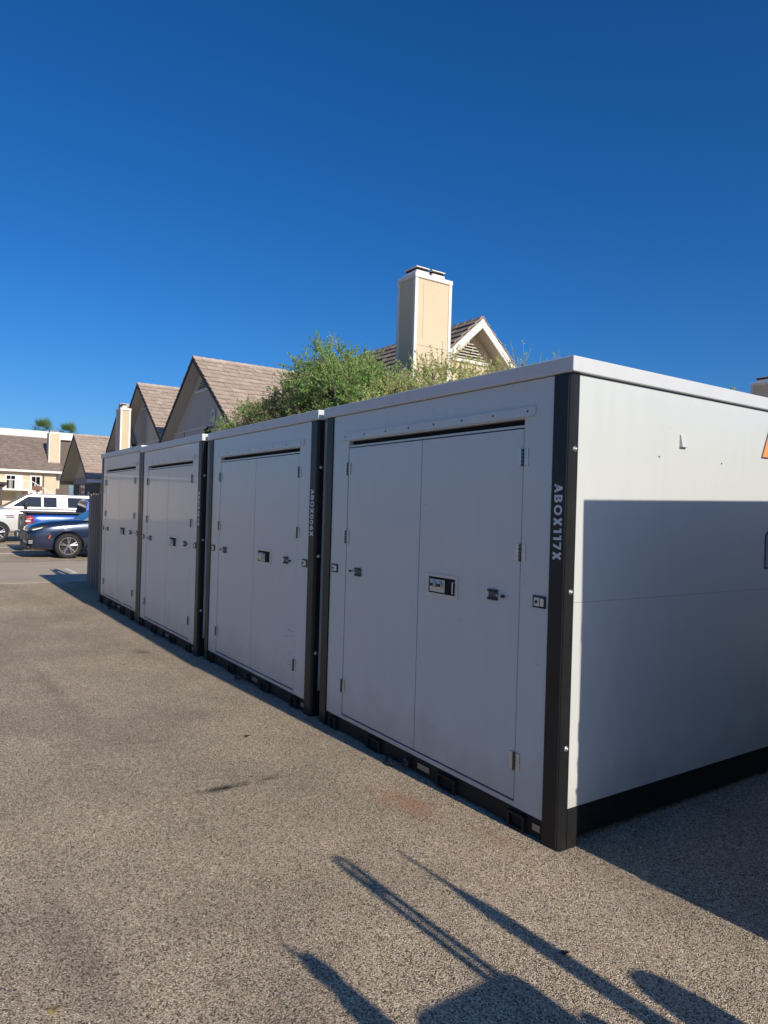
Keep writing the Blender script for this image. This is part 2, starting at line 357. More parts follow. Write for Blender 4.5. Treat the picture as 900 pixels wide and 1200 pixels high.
def ground_leaf(x, y, s, rz, m, label):
    bm = bmesh.new(); pts = []
    n = 8
    rows = []
    for i in range(n+1):
        t = i/n; wd = s*0.34*math.sin(math.pi*t)**0.8; yy = (t-0.5)*s
        zc = 0.004+0.10*s*math.sin(t*5)
        rows.append([bm.verts.new((-wd, yy, abs(zc)+0.25*wd)), bm.verts.new((0, yy, abs(zc)*0.6+0.002)), bm.verts.new((wd, yy, abs(zc)+0.3*wd))])
    for i in range(n):
        for k in range(2): bm.faces.new((rows[i][k], rows[i][k+1], rows[i+1][k+1], rows[i+1][k]))
    o = obj('fallen_leaf', bm, m); o.location = (x, y, 0); o.rotation_euler = (0, 0, rz)
    tag(o, label, 'leaf', 'leaves fallen on the asphalt'); return o
ground_leaf(0.56, -0.58, 0.045, 0.4, LEAFD, 'dark curled leaf on asphalt between the long shadows and the near box')
ground_leaf(-0.11, -2.24, 0.05, 1.2, LEAF, 'yellow dry leaf on the asphalt in the lower left corner')
ground_leaf(-2.35, -0.62, 0.06, 0.9, LEAFD, 'dark leaf on the asphalt in front of the gap between the two nearest boxes')

# ------------------------------------------------------------------ storage boxes
W, D, HB, HT = 2.44, 4.88, 2.3515, 2.4288
def storage_box(loc, label, code=None, rz=0.0, lift=0.0, lock='two', side_mark=False, scuffs=False):
    t = thing('storage_box', label, 'storage box', loc, rz, 'white storage boxes standing in a row')
    g = 0.0; z = lift
    # corner posts
    for cx, sx in ((0, -1), (-W, 1)):
        for cy, sy in ((0, 1), (D, -1)):
            bm = bmesh.new()
            pts = [(0.014, 0), (0.115, 0), (0.115, 0.045), (0.07, 0.0635), (0, 0.0635), (0, 0.014)]
            prism(bm, [(cx+sx*a, cy+sy*b) for a, b in pts], 'z', 0.0, HB+z)
            es = [e for e in bm.edges if abs(e.verts[0].co.z-e.verts[1].co.z) > 1]
            bmesh.ops.bevel(bm, geom=es, offset=0.005, segments=2, affect='EDGES')
            p = obj('corner_post', bm, BLACK, t)
            B('post_foot', min(cx+sx*0.0-sx*0.002, cx+sx*0.06), max(cx-sx*0.002, cx+sx*0.06), min(cy+sy*0.062, cy+sy*0.136), max(cy+sy*0.062, cy+sy*0.136), 0.0, 0.197+z, BLACK, p, 0.003)
            for bz in (1.977, 1.273, 0.503):
                bm = bmesh.new(); xx = cx-sx*0.0
                lathe(bm, [(0, 0.014), (-sx*0.003, 0.014), (-sx*0.0035, 0.008), (-sx*0.010, 0.007), (-sx*0.012, 0.003)], (xx, cy+sy*0.036, bz+z), 'x', 14)
                obj('bolt', bm, STEEL, p, True)
            if code and cx == 0 and cy == 0:
                lettering(code, 0.052, LETTER, p, -0.088, 0.0, 1.805+z, 0.378)
    # front wall round the doors
    bm = bmesh.new(); f0, f1 = 0.008, 0.05
    box(bm, -2.3245, -2.105, f0, f1, 0.11+z, 2.348+z); box(bm, -0.315, -0.1155, f0, f1, 0.11+z, 2.348+z)
    box(bm, -2.105, -0.315, f0, f1, 2.152+z, 2.348+z); box(bm, -2.105, -0.315, f0, f1, 0.11+z, 0.1355+z)
    obj('front_frame', bm, WHITE, t)
    B('door_gap_shade', -2.32, -0.12, 0.0525, 0.07, 0.10+z, 2.34+z, DARK, t)  # near-black sheet stands in for the shade seen through the door gaps
    B('door_head_strip', -2.1, -0.32, 0.016, 0.05, 2.1075+z, 2.1205+z, WHITE, t, 0.001)
    dr = []
    for k, (x0, x1) in enumerate(((-2.0975, -1.2135), (-1.2065, -0.3225))):
        d = B('door', x0, x1, 0.010, 0.05, 0.1445+z, 2.1005+z, WHITE, t, 0.0025, 1); dr.append(d)
        hx = -2.1025 if k == 0 else -0.3175
        for hz in (1.9475, 1.447, 0.350):
            bm = bmesh.new()
            for s in (-1, 1):
                box(bm, min(hx+s*0.007, hx+s*0.036), max(hx+s*0.007, hx+s*0.036), 0.002, 0.0076, hz-0.045+z, hz+0.045+z, 0.001, 1)
            h = obj('hinge', bm, STEEL, t); bm = bmesh.new()
            for q in range(5): cyl(bm, (hx, -0.001, hz-0.046+q*0.0188+z), (hx, -0.001, hz-0.030+q*0.0188+z), 0.0075, n=10)
            obj('hinge_knuckle', bm, IRON, h)
    # door hardware: sliding latches on each leaf
    for k, (x0, x1, kx) in enumerate(((-1.957, -1.885, -2.009), (-0.552, -0.482, -0.430))):
        bm = bmesh.new(); zc = 1.2035+z
        box(bm, x0, x1, 0.003, 0.0095, zc-0.028, zc+0.028, 0.001, 1)
        l = obj('slide_latch', bm, IRON, t)
        for q in (0.0225, -0.0225): B('latch_bracket', x0-0.001, x1+0.001, -0.006, 0.0028, zc+q-0.0065, zc+q+0.0065, TRIMB, l, 0.001, 1)
        bm = bmesh.new()
        bar = (x1 if k else x0)
        cyl(bm, (kx, 0.002, zc), (kx, -0.014, zc), 0.009, n=10); obj('latch_knob', bm, TRIMB, l)
        bm = bmesh.new(); cyl(bm, (bar, -0.004, zc), (kx, -0.004, zc), 0.005, n=8); obj('latch_rod', bm, STEEL, l)
    for x0, x1 in ((-2.303, -2.21), (-0.218, -0.131)):
        zc = 1.205+z
        s = B('strike_plate', x0, x1, 0.001, 0.0075, zc-0.031, zc+0.031, TRIMB, t, 0.001, 1)
        B('strike_insert', x0+0.012, x0+0.05, -0.003, 0.0008, zc-0.022, zc+0.022, PLATEW, s, 0.001, 1)
        bm = bmesh.new(); box(bm, x0+0.056, x1-0.008, -0.004, 0.0008, zc-0.02, zc+0.02, 0.001, 1); obj('strike_slot', bm, STEEL, s)
        bm = bmesh.new(); cyl(bm, (x0+0.03, -0.0032, zc), (x0+0.03, -0.008, zc), 0.008, n=8); obj('strike_pin', bm, TRIMB, s)
    # recessed lock box on the right leaf
    x0, x1, z0, z1 = -1.118, -0.820, 1.137+z, 1.271+z
    bm = bmesh.new(); fx, fz = 0.022, 0.018
    box(bm, x0, x1, 0.004, 0.0095, z1-fz, z1); box(bm, x0, x1, 0.004, 0.0095, z0, z0+fz)
    box(bm, x0, x0+fx, 0.004, 0.0095, z0+fz, z1-fz); box(bm, x1-fx, x1, 0.004, 0.0095, z0+fz, z1-fz)
    for i in range(4):
        for q in (z0+fz/2, z1-fz/2): cyl(bm, (x0+0.03+i*0.079, 0.004, q), (x0+0.03+i*0.079, 0.0022, q), 0.004, n=8)
    lb = obj('lock_box', bm, PLATEW, t)
    B('lock_recess_shade', x0+fx, x1-fx, 0.0085, 0.0099, z0+fz, z1-fz, DARK, lb)  # flat dark sheet paints the shade of the lock box hollow
    zc = (z0+z1)/2
    if lock == 'two':
        B('lock_escutcheon', x0+fx+0.012, x0+fx+0.155, 0.004, 0.0083, z0+fz+0.008, z1-fz-0.014, PLATEW, lb, 0.001, 1)
        for q in (0.052, 0.122):
            bm = bmesh.new(); lathe(bm, [(0.003, 0.023), (-0.010, 0.023), (-0.013, 0.018)], (x0+fx+q, 0, zc+0.004), 'y', 14)
            obj('lock_cylinder', bm, STEEL if q > 0.06 else PLATEW, lb)
            bm = bmesh.new(); box(bm, x0+fx+q-0.017, x0+fx+q+0.017, -0.020, -0.0135, zc-0.006, zc+0.012, 0.002, 1); obj('lock_knob', bm, TRIMB, lb)
        bm = bmesh.new(); cyl(bm, (x1-fx-0.012, -0.006, zc-0.035), (x1-fx-0.012, -0.006, zc+0.03), 0.004, n=8)
        for q in (-0.034, 0.03): cyl(bm, (x1-fx-0.012, -0.006, zc+q), (x1-fx-0.012, 0.008, zc+q), 0.004, n=8)
        obj('lock_handle', bm, STEEL, lb)
    else:
        B('lock_escutcheon', x0+fx+0.03, x0+fx+0.15, 0.004, 0.0083, z0+fz+0.006, z1-fz-0.02, STEEL, lb, 0.001, 1)
        bm = bmesh.new(); lathe(bm, [(0.003, 0.034), (-0.022, 0.034), (-0.026, 0.028)], (x0+fx+0.10, 0, zc), 'y', 16); obj('padlock', bm, PLATEW, lb)
    # drip flashing with rivets
    bm = bmesh.new()
    prism(bm, [(-2.187, 2.209), (-0.238, 2.209), (-0.238, 2.178), (-0.250, 2.160), (-2.175, 2.160), (-2.187, 2.178)], 'y', -0.004, 0.0065)
    dfl = obj('drip_flashing', bm, WHITE, t); dfl.location.z = z
    for i in range(8):
        bm = bmesh.new(); cyl(bm, (-2.14+i*0.265, -0.003, 2.187), (-2.14+i*0.265, -0.0065, 2.187), 0.006, n=8); obj('rivet', bm, TRIMB, dfl)
    # base frame with fork pockets
    rail = B('front_rail', -2.3245, -0.1155, 0.016, 0.10, 0.012, 0.108+z, RAIL, t, 0.002, 1)
    for x0, x1 in ((-2.262, -2.165), (-1.735, -1.575), (-0.955, -0.783), (-0.352, -0.228)):
        bm = bmesh.new(); a, b2 = 0.006, 0.088+z
        box(bm, x0, x1, -0.006, 0.0155, b2-0.012, b2); box(bm, x0, x1, -0.006, 0.0155, a, a+0.01)
        box(bm, x0, x0+0.016, -0.006, 0.0155, a+0.01, b2-0.012); box(bm, x1-0.016, x1, -0.006, 0.0155, a+0.01, b2-0.012)
        p = obj('fork_pocket', bm, RAIL, rail)
        B('pocket_shade', x0+0.016, x1-0.016, 0.0118, 0.0153, a+0.01, b2-0.012, DARK, p)  # flat dark sheet in place of the shade inside the pocket
    for x0, x1 in ((-1.17, -1.037), (-0.190, -0.125)):
        p = B('rating_plate', x0, x1, 0.0125, 0.0152, 0.036+z, 0.078+z, TRIMB, rail)
        bm = bmesh.new()
        for q in range(4): box(bm, x0+0.008, x1-0.008, 0.0105, 0.0122, 0.043+q*0.0085+z, 0.0465+q*0.0085+z)
        obj('plate_print', bm, STEEL, p)
    bm = bmesh.new()
    lathe(bm, [(0.0, 0.03), (-0.03, 0.03), (-0.034, 0.022)], (-1.255, 0.014, 0.05+z), 'y', 14)
    c = obj('cable_inlet', bm, TRIMB, rail)
    bm = bmesh.new(); pts = [Vector((-1.26-0.20*u, -0.018-0.05*math.sin(u*3.1), 0.045+z-(0.04+z-0.012)*min(1, u*1.6))) for u in [i/14 for i in range(15)]]
    for i in range(14): cyl(bm, pts[i], pts[i+1], 0.009, n=8)
    obj('cable', bm, TRIMB, c, True)
    # sides, back, floor, roof
    for s, xo in ((1, 0.0), (-1, -W)):
        a, b2 = (xo-0.045, xo-0.003) if s > 0 else (xo+0.003, xo+0.045)
        B('side_panel', a, b2, 0.064, D-0.064, 0.2004+z, 1.2185+z, WHITE, t)
        B('side_panel', a, b2, 0.064, D-0.064, 1.2200+z, 2.346+z, WHITE, t)
        a, b2 = (xo-0.10, xo-0.030) if s > 0 else (xo+0.030, xo+0.10)
        B('side_rail', a, b2, 0.10, D-0.137, 0.03, 0.1995+z, RAIL, t)
        a, b2 = (xo-0.003, xo+0.009) if s > 0 else (xo-0.009, xo+0.003)
        if s > 0:
            bm = bmesh.new()
            prism(bm, [(-0.003, 2.05+z), (0.018, 2.052+z), (0.016, 2.062+z), (0.004, 2.12+z), (-0.003, 2.122+z)], 'y', 0.905, 0.962)
            obj('vent_hood', bm, WHITE, t)
    B('rear_panel', -W+0.116, -0.116, D-0.05, D-0.008, 0.11+z, 2.346+z, WHITE, t)
    B('rear_rail', -W+0.116, -0.116, D-0.10, D-0.016, 0.012, 0.108+z, RAIL, t)
    B('floor', -W+0.10, -0.10, 0.11, D-0.11, 0.09+z, 0.13+z, RAIL, t)
    bm = bmesh.new(); box(bm, -W-0.0215, 0.0215, -0.0128, D+0.0128, HB+z+0.0005, HT+z, 0.006, 3)
    obj('roof_cap', bm, ROOFW, t, False)
    if side_mark:
        bm = bmesh.new()
        def A_pts(o): return [(-o, 0-o), (0.085+o*0.6, 0-o), (0.105, 0.075-o), (0.225, 0.075-o), (0.245-o*0.6, 0-o), (0.33+o, 0-o), (0.215+o*0.4, 0.36+o), (0.115-o*0.4, 0.36+o)]
        for o, m, x in ((0.012, NAVY, 0.0006), (0.0, ORANGE, 0.0016)):
            bm = bmesh.new(); prism(bm, [(1.783+a, 2.056+b*0.72+z) for a, b in A_pts(o)], 'x', -0.004, x); obj('side_letter', bm, m, t)
        bm = bmesh.new(); prism(bm, [(1.849, 1.346+z), (2.4, 1.346+z), (2.4, 1.60+z), (1.89, 1.60+z), (1.849, 1.56+z)], 'x', -0.004, 0.0006); pl = obj('side_placard', bm, NAVY, t)
        bm = bmesh.new(); prism(bm, [(1.861, 1.357+z), (2.388, 1.357+z), (2.388, 1.589+z), (1.896, 1.589+z), (1.861, 1.555+z)], 'x', -0.003, 0.0016); obj('placard_face', bm, PLACARD, pl)
        for q, (yy, zz) in enumerate(((0.72, 1.985), (1.33, 1.985))):
            bm = bmesh.new(); cyl(bm, (-0.004, yy, zz), (-0.0008, yy, zz), 0.005, n=8); obj('rivet', bm, TRIMB, t)
    if scuffs:
        random.seed(11); bm = bmesh.new()
        for q in range(16):
            cx = random.gauss(-0.40, 0.07); cz = random.choice([0.32, 0.36, 0.5, 0.55, 0.62, 0.42])+random.gauss(0, 0.02); l = random.uniform(0.02, 0.12); h = random.uniform(0.0012, 0.004)
            if cx+l > -0.33: cx = -0.34-l
            tl = random.gauss(0, 0.12)
            y = 0.0092
            v = [bm.verts.new(p) for p in ((cx, y, cz), (cx+l, y, cz+tl*l), (cx+l, y, cz+tl*l+h*0.4), (cx, y, cz+h))]
            bm.faces.new(v)
        for q in range(3):
            cx = random.gauss(-0.62, 0.1); cz = random.gauss(0.42, 0.08); h = random.uniform(0.03, 0.06); wd = 0.0015
            v = [bm.verts.new(p) for p in ((cx, 0.0092, cz), (cx+wd, 0.0092, cz), (cx+wd+0.01, 0.0092, cz+h), (cx+0.01, 0.0092, cz+h))]
            bm.faces.new(v)
        stuff(obj('scuff_marks', bm, mat('scuff_dark', (0.10, 0.10, 0.11), 0.8), dr[1]))
    return t
storage_box((0, 0, 0), 'nearest white storage box with black posts, its code ending 117X, half sunlit end wall', 'ABOX117X', side_mark=True)
storage_box((-2.556, -0.008, 0), 'white storage box second from the near corner, scuffed door, code ending 006X', 'ABOX006X', lock='one', scuffs=True)
storage_box((-5.094, -0.050, 0), 'white storage box third from the near corner, left of the 006X box', 'ABOX187X', lock='one')
storage_box((-7.556, -0.040, 0), 'white storage box farthest from the camera, beside the wooden fence', None, lift=0.03, lock='one')
storage_box((1.3885+W*math.cos(R(3.2)), 0.195+W*math.sin(R(3.2)), 0), rz=R(3.2), label='white storage box across a narrow gap, throwing the square shadow onto the sunlit end wall')

_t = WOOD.node_tree; _oi = _t.nodes.new('ShaderNodeObjectInfo'); _mr = _t.nodes.new('ShaderNodeMapRange'); _mr.inputs['To Min'].default_value = 0.55; _mr.inputs['To Max'].default_value = 1.25
_mx = _t.nodes.new('ShaderNodeMix'); _mx.data_type = 'RGBA'; _mx.blend_type = 'MULTIPLY'; _mx.inputs['Factor'].default_value = 1.0
_t.links.new(_oi.outputs['Random'], _mr.inputs[0]); _t.links.new(_t.nodes['Color Ramp'].outputs[0], _mx.inputs['A']); _t.links.new(_mr.outputs[0], _mx.inputs['B'])
_t.links.new(_mx.outputs['Result'], _t.nodes['Principled BSDF'].inputs['Base Color'])
# ------------------------------------------------------------------ wooden fence beside the last box
fen = thing('wooden_fence', 'weathered grey brown plank fence at the far end of the white boxes', 'fence', (-10.02, 0.20, 0))
random.seed(5)
for i in range(19):
    x1 = -0.02-i*0.146; x0 = x1-0.132; h = 1.83+random.uniform(-0.02, 0.02); c = 0.045
    y = 0.0072*i-0.010*(i % 2)
    bm = bmesh.new()
    prism(bm, [(x0, 0.02), (x1, 0.02), (x1, h-c), (x1-c, h), (x0+c, h), (x0, h-c)], 'y', y, y+0.017)
    p = obj('plank', bm, WOOD, fen)
for zc in (0.35, 1.0, 1.6):
    bm = bmesh.new(); prism(bm, [(-0.02, 0.018), (-2.8, 0.018+0.137), (-2.8, 0.056+0.137), (-0.02, 0.056)], 'z', zc-0.045, zc+0.045); obj('rail', bm, WOOD, fen)
for k, px in enumerate((-0.12, -1.45, -2.72)):
    y = 0.058-px*0.0495
    B('post', px-0.045, px+0.045, y+0.002, y+0.092, 0, 1.78, WOOD, fen)

# ------------------------------------------------------------------ houses
def roof_slope(t, side, hw, apex, pitch, y0, y1, m, course=0.34, tw=0.33, thick=0.035):
    """separate overlapping concrete tiles laid in courses on one slope"""
    V, Fc = [], []
    sl = math.sqrt(1+pitch*pitch); length = hw*sl
    ux, uz = side/sl, -pitch/sl            # down-slope
    nx, nz = side*pitch/sl, 1/sl           # outward normal
    n = int(length/course)+1
    for k in range(n):
        s0 = k*course-0.06; s1 = min(s0+course+0.06, length+0.03)
        if s0 < 0: s0 = 0
        off = (tw/2 if k % 2 else 0)
        yy = y0-off
        while yy < y1:
            a, b = max(yy, y0)+0.004, min(yy+tw, y1)-0.004
            yy += tw
            if b-a < 0.03: continue
            dz = random.uniform(-0.006, 0.008)
            i0 = len(V)
            for s, hgt in ((s0, 0.012+dz), (s1, 0.068+dz)):
                for th in (0.0, thick):
                    for q in (a, b):
                        hh = hgt+th-0.012
                        V.append((ux*s+nx*hh, q, apex+uz*s+nz*hh))
            # 0..3 upper edge (lo a, lo b, hi a, hi b), 4..7 lower edge
            Fc.extend([(i0+2, i0+3, i0+7, i0+6), (i0+4, i0+6, i0+7, i0+5), (i0, i0+2, i0+6, i0+4), (i0+1, i0+5, i0+7, i0+3), (i0, i0+4, i0+5, i0+1), (i0, i0+1, i0+3, i0+2)])
    return (V, Fc)
def house(name, label, loc, rz, apex, hw, pitch, L, ovf=0.5, ovs=0.45, tilem=None, rake=TRIMD, fascia=TRIMD, wallm=STUCCO, group='tan roofed apartment houses', base=0.0):
    t = thing(name, label, 'house', loc, rz, group)
    RK = 0.26 if rake is TRIMW else 0.13; eave = apex-hw*pitch; ww = hw-ovs
    bm = bmesh.new(); wz = apex-ww*pitch-0.16
    prism(bm, [(-ww, base), (ww, base), (ww, wz), (0, apex-0.16), (-ww, wz)], 'y', ovf, L-ovf); wall = obj('wall', bm, wallm, t)
    roof = None
    for s in (-1, 1):
        bm = bmesh.new(); sl = math.sqrt(1+pitch*pitch); th = 0.14
        prism(bm, [(0, apex-0.01), (s*hw, eave-0.01), (s*hw, eave-0.01-th), (0, apex-0.01-th)], 'y', 0.03, L-0.03)
        r = obj('roof', bm, DECK, t)
        tl = stuff(obj('roof_tiles', roof_slope(t, s, hw, apex, pitch, 0.0, L, tilem or TILE), tilem or TILE, r))
        bm = bmesh.new()
        prism(bm, [(0, apex-0.005), (s*hw, eave-0.005), (s*hw, eave-RK), (0, apex-RK-0.01)], 'y', -0.012, 0.028); obj('rake_board', bm, rake, t)
        bm = bmesh.new()
        prism(bm, [(0, apex-0.005), (s*hw, eave-0.005), (s*hw, eave-RK), (0, apex-RK-0.01)], 'y', L-0.028, L+0.012); obj('rake_board', bm, rake, t)
        bm = bmesh.new(); a, b = sorted((s*(hw+0.002), s*(hw+0.042))); box(bm, a, b, -0.01, L+0.01, eave-0.24, eave-0.02); obj('fascia_board', bm, fascia, t)
        bm = bmesh.new(); a, b = sorted((s*(ww+0.002), s*(hw-0.002))); prism(bm, [(a, eave-0.20), (b, eave-0.20), (b, eave-0.17), (a, eave-0.17)], 'y', 0.03, L-0.03); obj('soffit', bm, wallm, t)
    # ridge caps
    V, Fc = [], []; y = 0.0
    while y < L-0.05:
        y2 = min(y+0.40, L); i0 = len(V)
        for q, hgt in ((y, 0.075), (y2, 0.055)):
            for a, b in ((-0.15, -0.15*pitch), (-0.06, 0.0), (0.06, 0.0), (0.15, -0.15*pitch)): V.append((a, q, apex+b+hgt))
        Fc.extend([(i0+k, i0+k+1, i0+5+k, i0+4+k) for k in range(3)]+[(i0, i0+3, i0+2, i0+1)]); y += 0.36
    stuff(obj('ridge_tiles', (V, Fc), tilem or TILE, t))
    return t
def window(t, x0, x1, y, z0, z1, fr=0.09, axis='y'):
    """window in a wall facing local -y (axis y) or local +x (axis x, y is then the x of the wall)"""
    bm = bmesh.new()
    def bb(bm, a0, a1, d0, d1, c0, c1):
        if axis == 'y': box(bm, a0, a1, y-d1, y-d0, c0, c1)
        else: box(bm, y+d0, y+d1, a0, a1, c0, c1)
    bb(bm, x0-fr, x1+fr, -0.02, 0.05, z1, z1+fr); bb(bm, x0-fr, x1+fr, -0.02, 0.05, z0-fr, z0)
    bb(bm, x0-fr, x0, -0.02, 0.05, z0, z1); bb(bm, x1, x1+fr, -0.02, 0.05, z0, z1)
    bb(bm, (x0+x1)/2-0.025, (x0+x1)/2+0.025, -0.02, 0.035, z0, z1)
    f = obj('window', bm, TRIMW, t)
    bm = bmesh.new(); bb(bm, x0, x1, 0.004, 0.012, z0, z1); obj('pane', bm, GLASS, f); return f
def vent(t, y, zc, wd, pitch, m=TRIMW):
    """triangular louvre under the gable apex"""
    bm = bmesh.new(); h = wd*pitch
    prism(bm, [(-wd, zc), (wd, zc), (0, zc+h)], 'y', y-0.02, y-0.002); v = obj('gable_vent', bm, DARK, t)
    for k in range(6):
        zz = zc+h*k/6.5+0.03; ww = wd*(1-(zz-zc)/h)
        if ww > 0.06: B('louvre', -ww, ww, y-0.05, y-0.022, zz, zz+h*0.06, STUCCO2, v)
    B('vent_sill', -wd-0.08, wd+0.08, y-0.07, y-0.001, zc-0.10, zc-0.005, m, v)
def chimney(parent_or_none, name, label, x0, x1, y0, y1, z0, z1, pots=2, capm=TRIMW, loc=(0, 0, 0), trim=0.09, cat='chimney'):
    t = parent_or_none or thing(name, label, cat, loc)
    c = B('chimney', x0, x1, y0, y1, z0, z1-0.12, STUCCO, t)
    e = 0.022
    for cx in (x0, x1):
        for cy in (y0, y1):
            a = (cx-e, cx-e+trim) if cx == x0 else (cx+e-trim, cx+e); b = (cy-e, cy-e+trim) if cy == y0 else (cy+e-trim, cy+e)
            B('corner_trim', a[0], a[1], b[0], b[1], z0, z1-0.121, capm, c)
    B('chimney_cap', x0-0.04, x1+0.04, y0-0.04, y1+0.04, z1-0.12, z1, capm, c, 0.01, 1)
    cy0 = y0+0.07; step = (y1-y0-0.14)/pots
    for k in range(pots):
        bm = bmesh.new(); box(bm, x0+0.1, x1-0.1, cy0+k*step+0.02, cy0+(k+1)*step-0.06, z1, z1+0.13, 0.02, 1); p = obj('flue', bm, capm, c)
        B('flue_screen', x0+0.14, x1-0.14, cy0+k*step+0.06, cy0+(k+1)*step-0.10, z1+0.13, z1+0.20, DARK, p)
        B('flue_lid', x0+0.10, x1-0.10, cy0+k*step+0.02, cy0+(k+1)*step-0.06, z1+0.20, z1+0.225, capm, p)
    return t

random.seed(21)
GY = 6.5
# A: largest gable
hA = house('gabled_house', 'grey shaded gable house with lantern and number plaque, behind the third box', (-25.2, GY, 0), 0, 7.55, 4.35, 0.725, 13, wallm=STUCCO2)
vent(hA, 0.5, 6.35, 0.75, 0.725)
pb = bmesh.new(); box(pb, 1.05, 1.40, 0.455, 0.498, 4.95, 5.42, 0.03, 2); pq = obj('number_plaque', pb, TRIMW, hA)
B('plaque_mark', 1.18, 1.27, 0.448, 0.454, 5.08, 5.30, SIDING, pq)
pb = bmesh.new(); lathe(pb, [(0, 0.05), (0.05, 0.13), (0.28, 0.16), (0.34, 0.06), (0.42, 0.02)], (1.12, 0.30, 4.32), 'z', 10); la = obj('wall_lantern', pb, TRIMB, hA)
B('lantern_arm', 1.10, 1.14, 0.30, 0.50, 4.70, 4.74, TRIMB, la)
window(hA, 1.9, 3.1, 0.5, 3.3, 4.55)
B('stucco_band', -3.88, 3.88, 0.472, 0.499, 4.78, 4.82, TRIMW, hA)
B('stucco_joint', -2.30, -2.27, 0.485, 0.499, 0.5, 4.77, SIDING, hA)
# B
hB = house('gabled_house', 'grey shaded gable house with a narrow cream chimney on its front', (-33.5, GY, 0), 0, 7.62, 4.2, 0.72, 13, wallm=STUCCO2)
vent(hB, 0.5, 6.5, 0.6, 0.72)
chimney(hB, None, None, -0.85, 0.0, -0.73, -0.28, 0, 6.36, 1)
B('stucco_band', -3.75, 3.75, 0.472, 0.499, 4.70, 4.74, TRIMW, hB)
window(hB, -0.9, 0.9, 0.5, 2.2, 3.6)
# C
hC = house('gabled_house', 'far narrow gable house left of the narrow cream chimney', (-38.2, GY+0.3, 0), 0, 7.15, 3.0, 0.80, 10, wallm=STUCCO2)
# its low side wing
bm = bmesh.new(); prism(bm, [(-3.05, 5.05), (-1.6, 6.1), (-1.6, 5.85), (-3.05, 4.8)], 'y', 1.5, 6.0); obj('side_dormer_roof', bm, TRIMD, hC)
# D
hD = house('gabled_house', 'low dark fronted gable house with a tan roof, left of the wooden fence', (-49.8, GY, 0), 0, 6.30, 4.9, 0.64, 14, ovf=0.9, fascia=TRIMW)
B('gable_beam', -4.0, 4.0, 0.80, 0.898, 2.95, 3.38, mat('grey_beam', (0.30, 0.28, 0.26), 0.8), hD)
for k in range(15):
    x = -4.3+k*0.58; B('siding_board', x, x+0.55, 0.86, 0.899, 0.0, 2.94, SIDING, hD)
window(hD, -1.6, -0.2, 0.86, 1.2, 2.8)
lm = B('wall_light', 1.6, 1.9, 0.70, 0.859, 2.0, 2.4, TRIMW, hD, 0.05, 2)
# E: house behind the tall chimney; ridge runs along -x, gable looks to +x
hE = house('gabled_house', 'cream gable house with white rake boards behind the tall chimney', (-13.3, 11.22, 0), R(90), 7.42, 3.0, 0.90, 14, ovf=0.55, ovs=0.4, tilem=TILE2, rake=TRIMW, fascia=TRIMW)
vent(hE, 0.55, 6.28, 0.62, 0.90)
pb = bmesh.new(); cyl(pb, (-0.75, 5.3, 6.6), (-0.75, 5.3, 7.35), 0.05, n=10); obj('roof_vent_pipe', pb, TRIMD, hE)
# tall chimney in front of house E
tc_ = chimney(None, 'tall_chimney', 'tall square cream stucco chimney with white corner trim, rising behind the nearest box', -13.21, -12.44, 8.10, 9.28, 0, 7.90)
B('stucco_joint', -12.4395, -12.4375, 8.2, 9.2, 6.02, 6.035, mat('stucco_crack', (0.42, 0.33, 0.23), 0.9), tc_)
B('stucco_joint', -12.4395, -12.4375, 8.36, 8.372, 6.2, 7.7, MATS['stucco_crack'], tc_)
# G: house far right, only chimney shows above the near box
hG = house('gabled_house', 'house hidden behind the near box, only its chimney top showing at the right edge', (-15.5, 24.5, 0), 0, 6.6, 4.0, 0.6, 12)
chimney(hG, None, None, 1.75, 2.75, 2.4, 3.6, 3.5, 7.55, 2)
# F: long apartment block across the lot, ridge along y
hF = house('apartment_block', 'long cream apartment block with brown tiled roof and white stairs beyond the cars', (-81.2, -26, 0), 0, 8.45, 5.6, 0.66, 36.1, ovf=0.5, ovs=0.6, tilem=TILE2, fascia=TRIMW, rake=TRIMW, group=None)
wx = 5.0
for y0 in (-14.5, -9.2, -4.2, 0.6, 5.1, 7.35):
    window(hF, y0+26, y0+26+0.75, wx, 2.6, 4.1, 0.16, 'x')
for y0 in (-11.5, 1.6, 3.2):
    window(hF, y0+26, y0+27.1, wx, 0.3, 1.9, 0.14, 'x')
for y0 in (1.9, 6.0): B('wall_pilaster', wx, wx+0.12, y0+26, y0+26.5, 0, 4.2, TRIMW, hF)
B('downspout', wx+0.02, wx+0.14, 34.35, 34.47, 0, 4.3, SIDING, hF)
bm = bmesh.new(); lathe(bm, [(0, 0.36), (0.06, 0.36)], (wx, 29.3, 3.75), 'x', 16); sg = obj('round_sign', bm, mat('sign_red', (0.35, 0.10, 0.07), 0.7), hF)
bm = bmesh.new(); lathe(bm, [(0.061, 0.2), (0.075, 0.2)], (wx, 29.3, 3.75), 'x', 12); obj('sign_face', bm, STUCCO, sg)
chimney(hF, None, None, 3.1, 4.3, 34.95, 36.0, 3.0, 8.75, 1)
